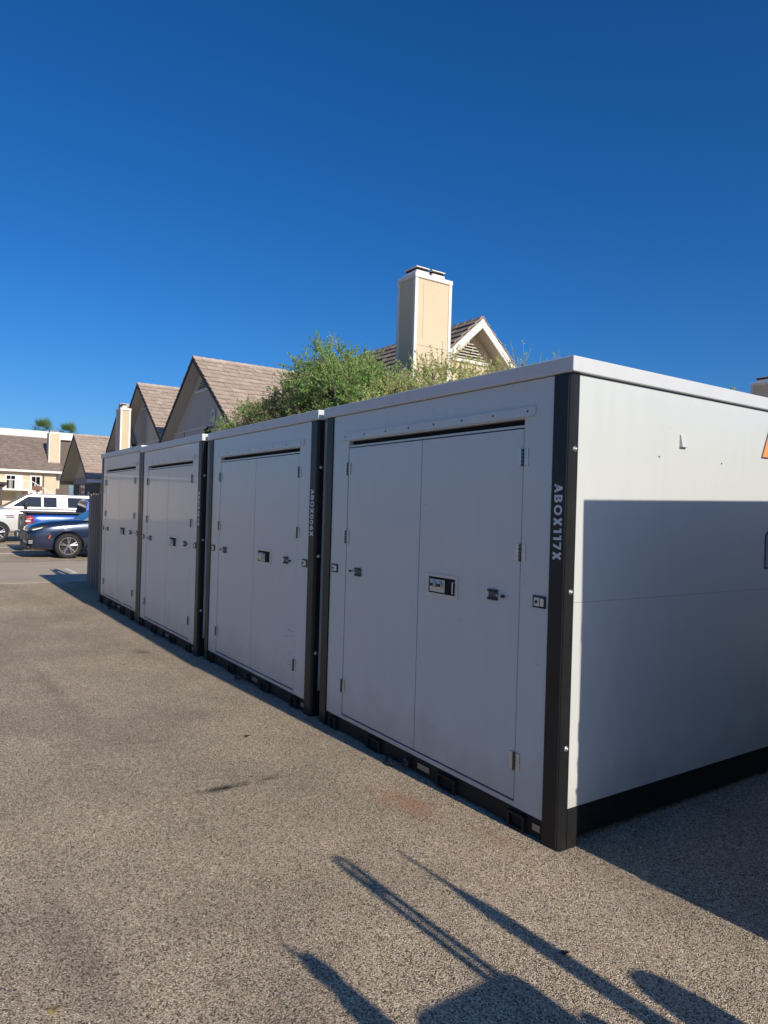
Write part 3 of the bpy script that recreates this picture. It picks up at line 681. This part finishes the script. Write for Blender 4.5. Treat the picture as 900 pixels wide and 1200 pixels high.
# exterior stair of F
st = thing('outdoor_stair', 'white railed outdoor stair and landing on the cream apartment block', 'stair', (-76.2, 0, 0))
B('landing', 0.05, 2.0, 1.0, 7.0, 2.62, 2.80, TRIMW, st)
for y in (1.1, 6.9): B('landing_post', 1.8, 1.98, y-0.09, y+0.09, 0, 2.62, TRIMW, st)
rl = B('railing', 1.92, 1.98, 1.0, 7.0, 3.62, 3.70, TRIMW, st)
for k in range(25): B('baluster', 1.93, 1.97, 1.05+k*0.24, 1.09+k*0.24, 2.80, 3.62, TRIMW, rl)
bm = bmesh.new(); prism(bm, [(1.0, 2.85), (1.0, 2.50), (-3.6, 0.0), (-4.3, 0.0)], 'x', 1.8, 1.92); obj('stringer', bm, TRIMW, st)
bm = bmesh.new(); prism(bm, [(7.0, 2.85), (7.0, 2.50), (11.2, 0.0), (11.9, 0.0)], 'x', 1.8, 1.92); obj('stringer', bm, TRIMW, st)
for k in range(13): B('tread', 0.1, 1.8, 6.98+k*0.33, 7.30+k*0.33, 2.45-k*0.2, 2.5-k*0.2, TRIMW, st)
for k in range(9): B('tread', 0.1, 1.8, 0.6-k*0.45, 0.98-k*0.45, 2.35-k*0.26, 2.41-k*0.26, TRIMW, st)
r2 = obj('stair_rail', (lambda b: (prism(b, [(7.0, 3.7), (7.0, 3.62), (11.6, 0.86), (11.6, 0.94)], 'x', 1.92, 1.98), b)[1])(bmesh.new()), TRIMW, st)
for k in range(18): B('baluster', 1.93, 1.97, 7.1+k*0.25, 7.14+k*0.25, 2.7-k*0.15, 3.58-k*0.15, TRIMW, r2)
# H: flat-roofed block behind F
tH = thing('flat_roof_building', 'flat roofed building with a long white fascia behind the apartment block', 'building', (-98, -30, 0))
B('wall', -14, 0, 0, 44.6, 0, 9.75, mat('brown_wall', (0.14, 0.11, 0.09), 0.9, var=0.1), tH)
B('fascia', -14.4, 0.4, -0.4, 45.0, 9.75, 10.72, TRIMW, tH, 0.03, 1)
for k in range(12):
    f = B('window', 0.002, 0.05, 2+k*3.5, 3.6+k*3.5, 7.3, 8.9, TRIMW, tH); B('pane', 0.052, 0.06, 2.1+k*3.5, 3.5+k*3.5, 7.4, 8.8, GLASS, f)
# small brown sign on a post in front of the block
sp = thing('sign_post', 'small brown sign on a post above the white car roof', 'sign', (-60, 5.7, 0))
bm = bmesh.new(); cyl(bm, (0, 0, 0), (0, 0, 2.7), 0.04, n=8); obj('post', bm, SIDING, sp)
B('sign_panel', 0.04, 0.08, -0.35, 0.35, 2.5, 2.85, mat('sign_brown', (0.22, 0.11, 0.07), 0.8), sp)
# carport roof at the far left
cp = thing('carport', 'dark low carport roof at the left edge beyond the white car', 'carport', (-58, -6, 0))
bm = bmesh.new(); prism(bm, [(-3, 2.35), (3.2, 2.75), (3.2, 2.95), (-3, 2.55)], 'y', 0, 9.0); obj('roof', bm, TRIMD, cp)
for y in (0.3, 4.5, 8.7):
    for x in (-2.7, 2.9): B('post', x-0.07, x+0.07, y-0.07, y+0.07, 0, 2.42+(x+3)*0.055, SIDING, cp)

# ------------------------------------------------------------------ vegetation
def tubes(V, Fc, p0, p1, r0, r1, n=5):
    d = (p1-p0)
    if d.length < 1e-6: return
    d.normalize(); a = d.orthogonal().normalized(); b = d.cross(a); k = len(V)
    for p, r in ((p0, r0), (p1, r1)):
        for i in range(n):
            t = 6.2832*i/n; q = p+(a*math.cos(t)+b*math.sin(t))*r; V.append((q.x, q.y, q.z))
    for i in range(n): Fc.append((k+i, k+(i+1) % n, k+n+(i+1) % n, k+n+i))
def rvec(): 
    while True:
        v = Vector((random.uniform(-1, 1), random.uniform(-1, 1), random.uniform(-1, 1)))
        if 0.05 < v.length < 1: return v.normalized()
def fine_tree(name, label, loc, lobes, nclump, leaves, lsize, lm, seed, trunk_h=1.6, tr=0.14, upbias=0.5, twig=0.45, group='trees behind the boxes', bark=None):
    """lobes: (cx,cy,cz,rx,ry,rz,weight) local; limbs run from trunk to clumps, each clump a spray of thin twigs with small leaflets"""
    random.seed(seed)
    t = thing(name, label, 'tree', loc, 0, group)
    V, Fc = [], []; LV, LF = [], []; TV, TF = [], []
    top = Vector((0, 0, trunk_h)); tubes(V, Fc, Vector((0, 0, -0.05)), top, tr*1.3, tr, 8)
    wsum = sum(l[6] for l in lobes)
    for l in lobes:
        c = Vector(l[:3]); mid = top.lerp(c, 0.55)+rvec()*0.25
        tubes(V, Fc, top, mid, tr*0.8, tr*0.45, 6); tubes(V, Fc, mid, c, tr*0.45, tr*0.2, 6)
        for k in range(int(nclump*l[6]/wsum)):
            d = rvec(); rr = random.random()**0.45
            p = c+Vector((d.x*l[3], d.y*l[4], d.z*l[5]))*rr
            if p.z < 0.4: p.z = 0.4+random.random()*0.4
            st_ = mid.lerp(c, random.uniform(0.2, 1.0))
            m2 = st_.lerp(p, 0.5)+rvec()*0.12
            tubes(V, Fc, st_, m2, tr*0.12, tr*0.08, 4); tubes(V, Fc, m2, p, tr*0.08, tr*0.045, 4)
            out = (p-c); out = (out.normalized() if out.length > 0.01 else rvec())
            for q in range(9):
                dd = (out*0.7+rvec()*0.9+Vector((0, 0, upbias))).normalized()
                ln = twig*random.uniform(0.5, 1.35)
                e = p+dd*ln+Vector((0, 0, -0.08*ln))
                tubes(TV, TF, p, e, 0.006, 0.003, 3)
                nl = leaves
                for s in range(nl):
                    u = random.uniform(0.1, 1.05); b = p.lerp(e, u)+rvec()*lsize*0.9
                    a1 = rvec(); a2 = a1.orthogonal().normalized(); w1 = lsize*random.uniform(0.6, 1.25); w2 = w1*0.45
                    k0 = len(LV)
                    for (i, j) in ((-1, 0), (0, -1), (1, 0), (0, 1)):
                        pt = b+a1*(w1*i)+a2*(w2*j); LV.append((pt.x, pt.y, pt.z))
                    LF.append((k0, k0+1, k0+2, k0+3))
    BK = bark or mat('bark_grey', (0.16, 0.125, 0.095), 0.9, var=0.2)
    tk = obj('trunk', (V, Fc), BK, t, True)
    obj('twigs', (TV, TF), mat('twig_tan', (0.26, 0.21, 0.12), 0.9), tk)
    stuff(obj('crown', (LV, LF), lm, t))
    return t
L1 = leaf_mat('foliage_green', (0.10, 0.22, 0.04), (0.34, 0.55, 0.15))
L2 = leaf_mat('foliage_yellow_green', (0.26, 0.36, 0.08), (0.66, 0.68, 0.26))
L3 = leaf_mat('foliage_tan_green', (0.15, 0.17, 0.07), (0.40, 0.36, 0.21))
fine_tree('desert_tree', 'dense fine leaved green tree rising behind the two middle boxes', (-14.0, 6.7, 0),
          [(-0.2, 0, 4.95, 1.3, 1.2, 1.1, 2.6), (1.5, 0, 4.3, 1.3, 1.2, 0.95, 2.6), (-1.8, 0, 4.35, 1.1, 1.1, 0.8, 1.8), (2.6, 0, 3.9, 0.9, 1.0, 0.8, 1.2), (0.2, 0, 3.6, 2.6, 1.2, 0.8, 2.2)],
          520, 13, 0.036, L1, 31, upbias=0.75, twig=0.5)
fine_tree('desert_tree', 'sparse tan green tree with dry twigs behind the third box', (-16.2, 6.4, 0),
          [(-0.6, 0, 4.1, 1.6, 1.0, 0.75, 2.4), (-2.2, 0, 3.9, 1.2, 0.9, 0.75, 1.6), (1.0, 0, 4.3, 1.3, 1.0, 0.8, 1.8)], 200, 10, 0.036, L3, 32, upbias=0.35)
fine_tree('desert_tree', 'low green shrubby tree in front of the lantern house', (-17.2, 5.9, 0),
          [(-0.8, 0, 3.9, 1.3, 0.8, 0.75, 1.4), (0.6, 0, 3.9, 1.2, 0.8, 0.75, 1.4)], 75, 10, 0.036, L1, 33, trunk_h=1.0, tr=0.09)
fine_tree('desert_tree', 'wispy yellow green tree in front of the tall chimney', (-9.3, 6.3, 0),
          [(-1.1, 0, 3.6, 0.9, 0.8, 0.75, 1.5), (0.3, 0, 3.7, 1.0, 0.8, 0.85, 1.8), (1.5, 0, 3.5, 0.9, 0.8, 0.75, 1.3)], 230, 9, 0.034, L2, 34, trunk_h=1.2, tr=0.08, upbias=0.95, twig=0.55)
fine_tree('desert_tree', 'thin green tree tips showing right of the cream gable', (-6.75, 6.6, 0),
          [(0.0, 0, 3.65, 0.75, 0.7, 0.6, 1.0), (0.9, 0, 3.5, 0.6, 0.6, 0.5, 0.6)], 46, 5, 0.032, L1, 35, trunk_h=1.2, tr=0.06, upbias=1.1, twig=0.6)
fine_tree('desert_tree', 'dark green shrub between the big tree and the tall chimney', (-11.7, 7.4, 0),
          [(0, 0, 3.9, 1.3, 0.8, 0.75, 1.0), (1.2, 0, 3.7, 1.0, 0.8, 0.6, 0.8)], 130, 13, 0.036, L1, 36, trunk_h=1.1, tr=0.07)
fine_tree('desert_tree', 'small tree tip just above the near box roof at the far right', (-14.6, 26.2, 0),
          [(0, 0, 6.4, 0.9, 0.8, 0.75, 1.0)], 40, 8, 0.06, L3, 37, trunk_h=3, tr=0.12)
def palm(x, y, h, s, label):
    random.seed(int(x*10)); t = thing('palm_tree', label, 'tree', (x, y, 0), 0, 'palms behind the apartment block')
    bm = bmesh.new(); cyl(bm, (0, 0, -0.05), (0, 0, h), 0.24, 0.17, 10); obj('trunk', bm, mat('bark_palm', (0.15, 0.11, 0.08), 0.9), t)
    V, Fc = [], []
    for k in range(24):
        az = random.random()*6.283; el = random.uniform(-0.7, 1.35); d = Vector((math.cos(az)*math.cos(el), math.sin(az)*math.cos(el), math.sin(el)))
        b = Vector((0, 0, h)); hub = b+d*s*0.55; sd_ = d.cross(Vector((0, 0, 1))).normalized(); u = sd_.cross(d)
        tubes(V, Fc, b, hub, 0.025, 0.015, 3)
        for j in range(11):
            a = (j-5)*0.25; dd = (d*math.cos(a)+sd_*math.sin(a)).normalized(); ln = s*0.72*(1-0.25*abs(a)/1.3)
            e = hub+dd*ln+Vector((0, 0, -0.14*s*abs(a))); wd = dd.cross(u).normalized()*0.035*s
            k0 = len(V)
            m_ = hub.lerp(e, 0.45)
            for p in (hub, m_-wd, e, m_+wd): V.append((p.x, p.y, p.z))
            Fc.append((k0, k0+1, k0+2, k0+3))
    obj('crown', (V, Fc), mat('palm_green', (0.09, 0.15, 0.05), 0.5, var=0.3, vscale=2), t)
palm(-108.0, 12.8, 11.5, 2.0, 'palm crown left of the block chimney, above the long white fascia')
palm(-108.0, 16.1, 11.3, 1.9, 'palm crown right of the block chimney, above the dark gable')

# ------------------------------------------------------------------ vehicles
def wheel(t, c, r, wd, side, rimm=ALLOY, style=0):
    bm = bmesh.new(); h = wd/2; s = side
    lathe(bm, [(s*-h, r*0.6), (s*-h, r*0.94), (s*-h*0.8, r), (s*h*0.8, r), (s*h, r*0.95), (s*h*1.03, r*0.8), (s*h, r*0.70), (s*h*0.6, r*0.68), (s*h*0.55, r*0.3)], c, 'x', 28)
    w_ = obj('wheel', bm, RUBBER, t, True)
    bm = bmesh.new(); lathe(bm, [(s*h*0.90, r*0.69), (s*h*1.0, r*0.70), (s*h*1.0, r*0.65), (s*h*0.7, r*0.62)], c, 'x', 28, False)
    n = 5
    for k in range(n):
        for dth in (-0.16, 0.16):
            th = 6.2832*k/n+dth+0.3
            p1 = Vector((c[0]+s*h*0.98, c[1]+math.cos(th)*r*0.66, c[2]+math.sin(th)*r*0.66)); th2 = 6.2832*k/n+dth*0.5+0.3
            p0 = Vector((c[0]+s*h*0.86, c[1]+math.cos(th2)*r*0.12, c[2]+math.sin(th2)*r*0.12))
            cyl(bm, p0, p1, r*0.05, r*0.06, 5)
    cyl(bm, (c[0]+s*h*0.7, c[1], c[2]), (c[0]+s*h*0.95, c[1], c[2]), r*0.15, r*0.12, 12)
    obj('rim', bm, rimm, w_)
    bm = bmesh.new(); lathe(bm, [(s*h*0.3, r*0.64), (s*h*0.5, r*0.64)], c, 'x', 20); obj('brake_disc', bm, DARK, w_)
def loft_body(stations, hw):
    """stations: (y, z_low, z_top, width factor, shoulder drop)"""
    bm = bmesh.new(); rings = []
    for (y, zl, zt, f, sh) in stations:
        h = hw*f; zm = zl+(zt-zl)*0.45
        half = [(0.0, zl), (h*0.86, zl), (h*0.97, zl+0.10), (h, zm), (h*0.985, zt-sh), (h*0.90, zt-0.02), (h*0.55, zt+0.015), (0.0, zt+0.025)]
        pts = half+[(-a, b) for a, b in half[-2:0:-1]]
        rings.append([bm.verts.new((a, y, b)) for a, b in pts])
    n = len(rings[0])
    for k in range(len(rings)-1):
        for i in range(n): bm.faces.new((rings[k][i], rings[k][(i+1) % n], rings[k+1][(i+1) % n], rings[k+1][i]))
    bm.faces.new(rings[0][::-1]); bm.faces.new(rings[-1])
    return bm
def carve(o, cuts, sub=1):
    """round the shell and cut the wheel arches out of it"""
    m = o.modifiers.new('s', 'SUBSURF'); m.levels = sub; m.render_levels = sub
    tmp = []
    for (c, r, wd) in cuts:
        bm = bmesh.new(); cyl(bm, (c[0]-wd/2, c[1], c[2]), (c[0]+wd/2, c[1], c[2]), r, n=32)
        q = obj('cut_tmp', bm, TRIMB); q.matrix_world = o.matrix_world.copy(); tmp.append(q)
        b = o.modifiers.new('b', 'BOOLEAN'); b.object = q; b.operation = 'DIFFERENCE'; b.solver = 'EXACT'
    par = o.parent; o.parent = None
    bpy.context.view_layer.update()
    me = bpy.data.meshes.new_from_object(o.evaluated_get(bpy.context.evaluated_depsgraph_get()))
    o.modifiers.clear(); o.data = me; o.parent = par
    me.polygons.foreach_set('use_smooth', [True]*len(me.polygons))
    for q in tmp: bpy.data.objects.remove(q)
    md = o.modifiers.new('edge', 'EDGE_SPLIT'); md.split_angle = R(38)
def cabin(t, hw, y_base0, y_top0, y_top1, y_base1, zb, zr, paint, wins, name='cabin', rear_glass=True):
    """greenhouse: slanted front from (y_base0,zb) to (y_top0,zr), back from (y_top1,zr) to (y_base1,zb); wins: list of (u0,u1) along the side"""
    bm = bmesh.new(); hb, ht = hw*0.95, hw*0.76; zm = zr-0.05
    rows = [[(hb, y_base0, zb), (hb, y_base1, zb), (-hb, y_base1, zb), (-hb, y_base0, zb)],
            [(ht+0.03, y_top0-0.03, zm), (ht+0.03, y_top1+0.03, zm), (-ht-0.03, y_top1+0.03, zm), (-ht-0.03, y_top0-0.03, zm)],
            [(ht-0.10, y_top0+0.10, zr), (ht-0.10, y_top1-0.10, zr), (-ht+0.10, y_top1-0.10, zr), (-ht+0.10, y_top0+0.10, zr)]]
    rv = [[bm.verts.new(p) for p in r] for r in rows]
    for a in range(2):
        for i in range(4): bm.faces.new((rv[a][i], rv[a][(i+1) % 4], rv[a+1][(i+1) % 4], rv[a+1][i]))
    bm.faces.new(rv[2]); bm.faces.new(rv[0][::-1])
    bmesh.ops.bevel(bm, geom=[e for e in bm.edges if e.verts[0].co.z > zb+0.05 or e.verts[1].co.z > zb+0.05], offset=0.03, segments=2, affect='EDGES')
    cb = obj(name, bm, paint, t, False)
    def P(side, y, v):
        h = hb+(ht+0.03-hb)*v; return Vector((side*(h+0.006), y, zb+(zm-zb)*v))
    def yl(v): return y_base0+(y_top0-0.03-y_base0)*v
    def yr(v): return y_base1+(y_top1+0.03-y_base1)*v
    for side in (1, -1):
        for (u0, u1) in wins:
            pts = []
            for v, lo in ((0.10, 0), (0.88, 0), (0.88, 1), (0.10, 1)):
                u = u1 if lo else u0
                # straight pillars inside, raked at the ends
                yv = u
                if u0 is wins[0][0] and not lo: yv = max(u, yl(v)+0.09)
                if u1 is wins[-1][1] and lo: yv = min(u, yr(v)-0.09)
                pts.append(P(side, yv, v))
            bm = bmesh.new(); vs = [bm.verts.new(p) for p in pts]; f = bm.faces.new(vs)
            r = bmesh.ops.extrude_face_region(bm, geom=[f]); bmesh.ops.translate(bm, verts=[v for v in r['geom'] if isinstance(v, bmesh.types.BMVert)], vec=(-side*0.012, 0, 0))
            obj('side_window', bm, GLASS, cb)
    def quad(y0, y1, nm, sgn):
        bm = bmesh.new(); n = Vector((0, -sgn*(zm-zb), abs(y1-y0))).normalized()*0.008; pts = []
        for v in (0.08, 0.92):
            h = (hb+(ht+0.03-hb)*v)-0.07
            for s in (1, -1): pts.append(Vector((s*h, y0+(y1-y0)*v, zb+(zm-zb)*v))+n)
        vs = [bm.verts.new(pts[i]) for i in (0, 1, 3, 2)]; f = bm.faces.new(vs)
        r = bmesh.ops.extrude_face_region(bm, geom=[f]); bmesh.ops.translate(bm, verts=[v for v in r['geom'] if isinstance(v, bmesh.types.BMVert)], vec=-n*1.4)
        obj(nm, bm, GLASS, cb)
    quad(y_base0, y_top0-0.03, 'windscreen', 1)
    if rear_glass: quad(y_base1, y_top1+0.03, 'rear_window', -1)
    return cb
def paint(name, c): return mat(name, c, 0.22, metal=0.25, coat=1.0)

# dark blue SUV, nose to -y, near side at x = -19.65
PB = paint('paint_dark_blue', (0.015, 0.027, 0.066))
hw = 0.95
car = thing('parked_suv', 'dark blue crossover parked nose out beside the wooden fence', 'car', (-19.65-hw, 0.10, 0), 0, 'cars parked across the lot')
bd = obj('body', loft_body([(0.0, 0.30, 0.80, 0.72, 0.10), (0.10, 0.24, 0.93, 0.86, 0.12), (0.35, 0.22, 1.03, 0.95, 0.14), (0.9, 0.22, 1.10, 0.99, 0.13), (1.5, 0.22, 1.14, 1.0, 0.10), (3.4, 0.22, 1.12, 1.0, 0.08), (4.3, 0.26, 1.10, 0.97, 0.08), (4.55, 0.32, 1.02, 0.86, 0.10)], hw), PB, car)
carve(bd, [((s*hw, y, 0.37), 0.43, 0.66) for s in (1, -1) for y in (1.06, 3.72)])
for s in (1, -1):
    for y in (1.06, 3.72): wheel(car, (s*(hw-0.13), y, 0.365), 0.365, 0.24, s)
cabin(car, hw, 1.45, 2.25, 4.0, 4.45, 1.11, 1.66, PB, [(1.75, 2.55), (2.62, 3.4), (3.47, 4.2)])
bm = bmesh.new(); box(bm, -0.62, 0.62, -0.028, 0.06, 0.50, 0.78, 0.02, 1); gr = obj('grille', bm, TRIMB, car)
for k in range(4): B('grille_bar', -0.58, 0.58, -0.040, -0.026, 0.53+k*0.06, 0.545+k*0.06, ALLOY, gr)
bm = bmesh.new(); box(bm, -0.7, 0.7, -0.02, 0.10, 0.26, 0.42, 0.03, 1); obj('lower_intake', bm, TRIMB, car)
for s in (1, -1):
    bm = bmesh.new(); prism(bm, [(0.02, 0.84), (0.12, 0.90), (0.52, 0.955), (0.40, 0.865), (0.10, 0.79)], 'x', s*0.60, s*0.885)
    hl = obj('headlight', bm, TRIMB, car)
    bm = bmesh.new(); prism(bm, [(0.10, 0.84), (0.38, 0.91), (0.34, 0.87), (0.12, 0.81)], 'x', s*0.70, s*0.895); obj('headlight_lens', bm, LAMPW, hl)
    bm = bmesh.new(); box(bm, min(s*0.62, s*0.85), max(s*0.62, s*0.85), 0.0, 0.16, 0.42, 0.56, 0.02, 1); fg = obj('fog_light', bm, TRIMB, car)
    for k in range(3): B('fog_bar', min(s*0.70, s*0.855), max(s*0.70, s*0.855), 0.02, 0.12, 0.44+k*0.035, 0.45+k*0.035, LAMPW, fg)
    bm = bmesh.new(); prism(bm, [(0.52, 0.58), (0.56, 0.68), (0.59, 0.68), (0.55, 0.58)], 'x', s*0.90, s*(hw*0.985)); obj('side_marker', bm, AMBER, car)
    bm = bmesh.new(); box(bm, min(s*0.9, s*1.08), max(s*0.9, s*1.08), 1.95, 2.07, 1.13, 1.27, 0.04, 2); obj('mirror', bm, PB, car)
    bm = bmesh.new(); box(bm, min(s*0.90, s*(hw+0.002)), max(s*0.9, s*(hw+0.002)), 1.55, 3.22, 0.20, 0.33, 0.02, 1); obj('sill_cladding', bm, TRIMB, car)

# blue pickup, tail to -y, near side at x = -22.6
PBL = paint('paint_bright_blue', (0.008, 0.06, 0.34))
hw = 0.99
tr_ = thing('parked_pickup', 'bright blue pickup with black bed cover, tailgate out, behind the dark blue crossover', 'truck', (-22.6-hw, 0.40, 0), 0, 'cars parked across the lot')
bd = obj('body', loft_body([(0.0, 0.60, 1.20, 0.93, 0.05), (0.04, 0.56, 1.24, 0.97, 0.05), (0.8, 0.45, 1.25, 1.0, 0.06), (2.0, 0.42, 1.25, 1.0, 0.06), (4.4, 0.40, 1.22, 1.0, 0.10), (5.3, 0.42, 1.14, 0.97, 0.12), (5.6, 0.50, 1.02, 0.85, 0.12)], hw), PBL, tr_)
carve(bd, [((s*hw, y, 0.40), 0.47, 0.66) for s in (1, -1) for y in (1.15, 4.6)])
for s in (1, -1):
    for y in (1.15, 4.6): wheel(tr_, (s*(hw-0.14), y, 0.40), 0.40, 0.27, s)
    bm = bmesh.new(); box(bm, min(s*0.86, s*0.993), max(s*0.86, s*0.993), -0.012, 0.20, 0.84, 1.17, 0.02, 2); tl = obj('taillight', bm, LAMPR, tr_)
    B('reverse_lens', min(s*0.88, s*0.998), max(s*0.88, s*0.998), -0.018, 0.12, 0.97, 1.02, LAMPW, tl)
bm = bmesh.new(); box(bm, -0.93, 0.93, 0.02, 1.72, 1.235, 1.30, 0.02, 2); obj('bed_cover', bm, TRIMB, tr_)
bm = bmesh.new(); box(bm, -0.84, 0.84, -0.030, 0.02, 0.66, 1.22, 0.02, 2); tg = obj('tailgate', bm, mat('tailgate_brown_black', (0.05, 0.04, 0.038), 0.4), tr_)
bm = bmesh.new(); box(bm, -0.16, 0.16, -0.042, -0.028, 1.02, 1.10, 0.008, 1); obj('tailgate_handle', bm, TRIMB, tg)
bm = bmesh.new(); lathe(bm, [(0, 0.09), (-0.01, 0.09)], (0.0, -0.03, 0.90), 'y', 14); obj('tailgate_badge', bm, ALLOY, tg)
bm = bmesh.new(); box(bm, -0.97, 0.97, -0.13, 0.12, 0.42, 0.63, 0.05, 2); bp_ = obj('rear_bumper', bm, TRIMB, tr_)
B('number_plate', -0.16, 0.16, -0.145, -0.128, 0.47, 0.60, TRIMW, bp_)
cabin(tr_, hw, 1.78, 1.90, 3.25, 4.15, 1.22, 1.76, PBL, [(1.98, 2.55), (2.62, 3.9)])
# white SUV, nose to -y, near side at x = -28.3
PW = paint('paint_white', (0.74, 0.74, 0.73))
hw = 1.0
sv = thing('parked_suv', 'large white vehicle with dark windows and red fender decal behind the blue pickup', 'car', (-28.3-hw, -0.75, 0), 0, 'cars parked across the lot')
bd = obj('body', loft_body([(0.0, 0.45, 1.12, 0.86, 0.08), (0.08, 0.40, 1.24, 0.95, 0.09), (0.6, 0.38, 1.33, 1.0, 0.10), (1.5, 0.38, 1.36, 1.0, 0.09), (4.2, 0.38, 1.36, 1.0, 0.08), (5.1, 0.42, 1.34, 0.98, 0.08), (5.25, 0.46, 1.28, 0.92, 0.08)], hw), PW, sv)
carve(bd, [((s*hw, y, 0.39), 0.45, 0.66) for s in (1, -1) for y in (0.86, 4.1)])
for s in (1, -1):
    for y in (0.86, 4.1): wheel(sv, (s*(hw-0.14), y, 0.39), 0.39, 0.28, s)
    bm = bmesh.new(); box(bm, min(s*0.9, s*1.12), max(s*0.9, s*1.12), 1.75, 1.9, 1.40, 1.58, 0.04, 2); obj('mirror', bm, TRIMB, sv)
cabin(sv, hw, 1.05, 1.95, 4.75, 5.15, 1.35, 1.93, PW, [(1.30, 2.38), (2.46, 2.95), (3.35, 4.75)])
for k in range(3):
    bm = bmesh.new(); prism(bm, [(1.05+0.05*k, 1.12-0.07*k), (1.42, 1.12-0.07*k), (1.42, 1.155-0.07*k), (1.07+0.05*k, 1.155-0.07*k)], 'x', hw*0.97, hw*1.006); obj('decal_bar', bm, LAMPR if k != 2 else TRIMB, sv)
bm = bmesh.new(); box(bm, -0.95, 0.95, -0.12, 0.15, 0.40, 0.68, 0.05, 2); obj('front_bumper', bm, TRIMB, sv)
bm = bmesh.new(); box(bm, -0.7, 0.7, -0.03, 0.1, 0.80, 1.08, 0.02, 1); obj('grille', bm, TRIMB, sv)
for s in (1, -1):
    bm = bmesh.new(); box(bm, min(s*0.72, s*0.93), max(s*0.72, s*0.93), -0.02, 0.2, 0.86, 1.08, 0.03, 1); obj('headlight', bm, LAMPW, sv)
# far cars under the carport
def small_car(loc, label, pm):
    hw = 0.88; c = thing('parked_car', label, 'car', loc, 0, 'cars parked across the lot')
    b = obj('body', loft_body([(0.0, 0.30, 0.72, 0.78, 0.1), (0.12, 0.24, 0.84, 0.92, 0.1), (1.0, 0.22, 0.98, 1.0, 0.1), (3.4, 0.22, 1.0, 1.0, 0.08), (4.3, 0.30, 0.98, 0.9, 0.08)], hw), pm, c)
    carve(b, [((s*hw, y, 0.32), 0.37, 0.6) for s in (1, -1) for y in (0.85, 3.4)])
    for s in (1, -1):
        for y in (0.85, 3.4): wheel(c, (s*(hw-0.12), y, 0.32), 0.32, 0.21, s)
        B('taillight', min(s*0.6, s*0.80), max(s*0.6, s*0.80), 4.2, 4.32, 0.75, 0.92, LAMPR, c); B('headlight', min(s*0.5, s*0.78), max(s*0.5, s*0.78), -0.02, 0.15, 0.62, 0.74, LAMPW, c)
    cabin(c, hw, 1.05, 1.9, 3.2, 3.95, 0.99, 1.48, pm, [(1.4, 2.4), (2.48, 3.6)])
small_car((-41.5, 0.3, 0), 'red car with only its roof showing above the white vehicle hood', paint('paint_red', (0.42, 0.03, 0.03)))
small_car((-45.2, -2.2, 0), 'black car half hidden at the left edge beyond the white vehicle', paint('paint_black', (0.015, 0.015, 0.017)))

# ------------------------------------------------------------------ made-up lift, unseen right of the camera, shaped to throw the long foreground shadows
YEL = mat('caster_yellow', (0.62, 0.34, 0.03), 0.45, var=0.08)
ml = thing('shadow_caster_lift', 'unseen made-up lift, its masts and lever shaped to throw the long foreground shadows', 'shadow caster', (3.0, 0, 0))
bm = bmesh.new(); box(bm, 0.0, 0.95, -1.165, -0.70, 0.42, 1.285, 0.05, 3); obj('hood', bm, YEL, ml)
bm = bmesh.new(); box(bm, 0.02, 1.25, -1.20, -0.25, 0.20, 0.415, 0.02, 2); obj('chassis', bm, TRIMB, ml)
for x in (0.25, 1.05):
    for y in (-1.25, -0.20):
        bm = bmesh.new(); lathe(bm, [(-0.07, 0.10), (-0.07, 0.19), (-0.05, 0.21), (0.05, 0.21), (0.07, 0.19), (0.07, 0.10)], (x, y, 0.21), 'y', 20); obj('wheel', bm, RUBBER, ml, True)
# mast with ring, shaped after the looped shadow
bm = bmesh.new()
for d in (-0.022, 0.022): cyl(bm, (0.02, -0.785+d, 1.28), (0.02, -0.785+d, 1.74), 0.017, n=8)
N_ = 16
for k in range(N_):
    a0, a1 = math.pi*k/N_, math.pi*(k+1)/N_
    cyl(bm, (0.02, -0.785+0.022*math.cos(a0), 1.74+0.055*math.sin(a0)), (0.02, -0.785+0.022*math.cos(a1), 1.74+0.055*math.sin(a1)), 0.012, n=8)
box(bm, 0.01, 0.03, -0.815, -0.758, 1.60, 1.665, 0.005, 1)
obj('ring_mast_caster', bm, STEEL, ml)
bm = bmesh.new(); lathe(bm, [(0.40, 0.045), (1.40, 0.040), (1.48, 0.030), (1.54, 0.013), (1.735, 0.006)], (0.0, -0.502, 0), 'z', 12); obj('tapered_mast_caster', bm, TRIMB, ml, True)
bm = bmesh.new(); lathe(bm, [(0.416, 0.08), (1.02, 0.085), (1.09, 0.070), (1.12, 0.045), (1.135, 0.01)], (0.0, -0.345, 0), 'z', 18); obj('rounded_bar_caster', bm, mat('caster_grey', (0.4, 0.4, 0.4), 0.4), ml, True)
bm = bmesh.new(); pts = [((-0.0, -1.255, 1.0), 0.055), ((0, -1.262, 1.26), 0.052), ((0, -1.268, 1.34), 0.046), ((0, -1.264, 1.385), 0.033), ((0, -1.272, 1.43), 0.043), ((0, -1.28, 1.475), 0.034), ((0, -1.30, 1.50), 0.009), ((0, -1.312, 1.545), 0.007)]
for (a, ra), (b, rb) in zip(pts[:-1], pts[1:]): cyl(bm, a, b, ra, rb, 10)
cyl(bm, (0.0, -1.255, 1.02), (0.1, -1.15, 1.0), 0.04, n=8)
obj('lever_caster', bm, TRIMB, ml)
bm = bmesh.new(); sphere(bm, (0, 0, 0), 0.04, (1, 0.9, 1.2)); cyl(bm, (0, 0, -0.2), (0, 0, 0), 0.018, n=8); gp = obj('bump_caster', bm, TRIMB, ml); gp.location = (0.02, -0.672, 1.08)
for y in (-0.95, -0.5): B('fork', 1.25, 2.2, y-0.06, y+0.06, 0.06, 0.11, TRIMB, ml)
B('fork_carriage', 1.25, 1.33, -1.1, -0.3, 0.06, 0.95, YEL, ml)
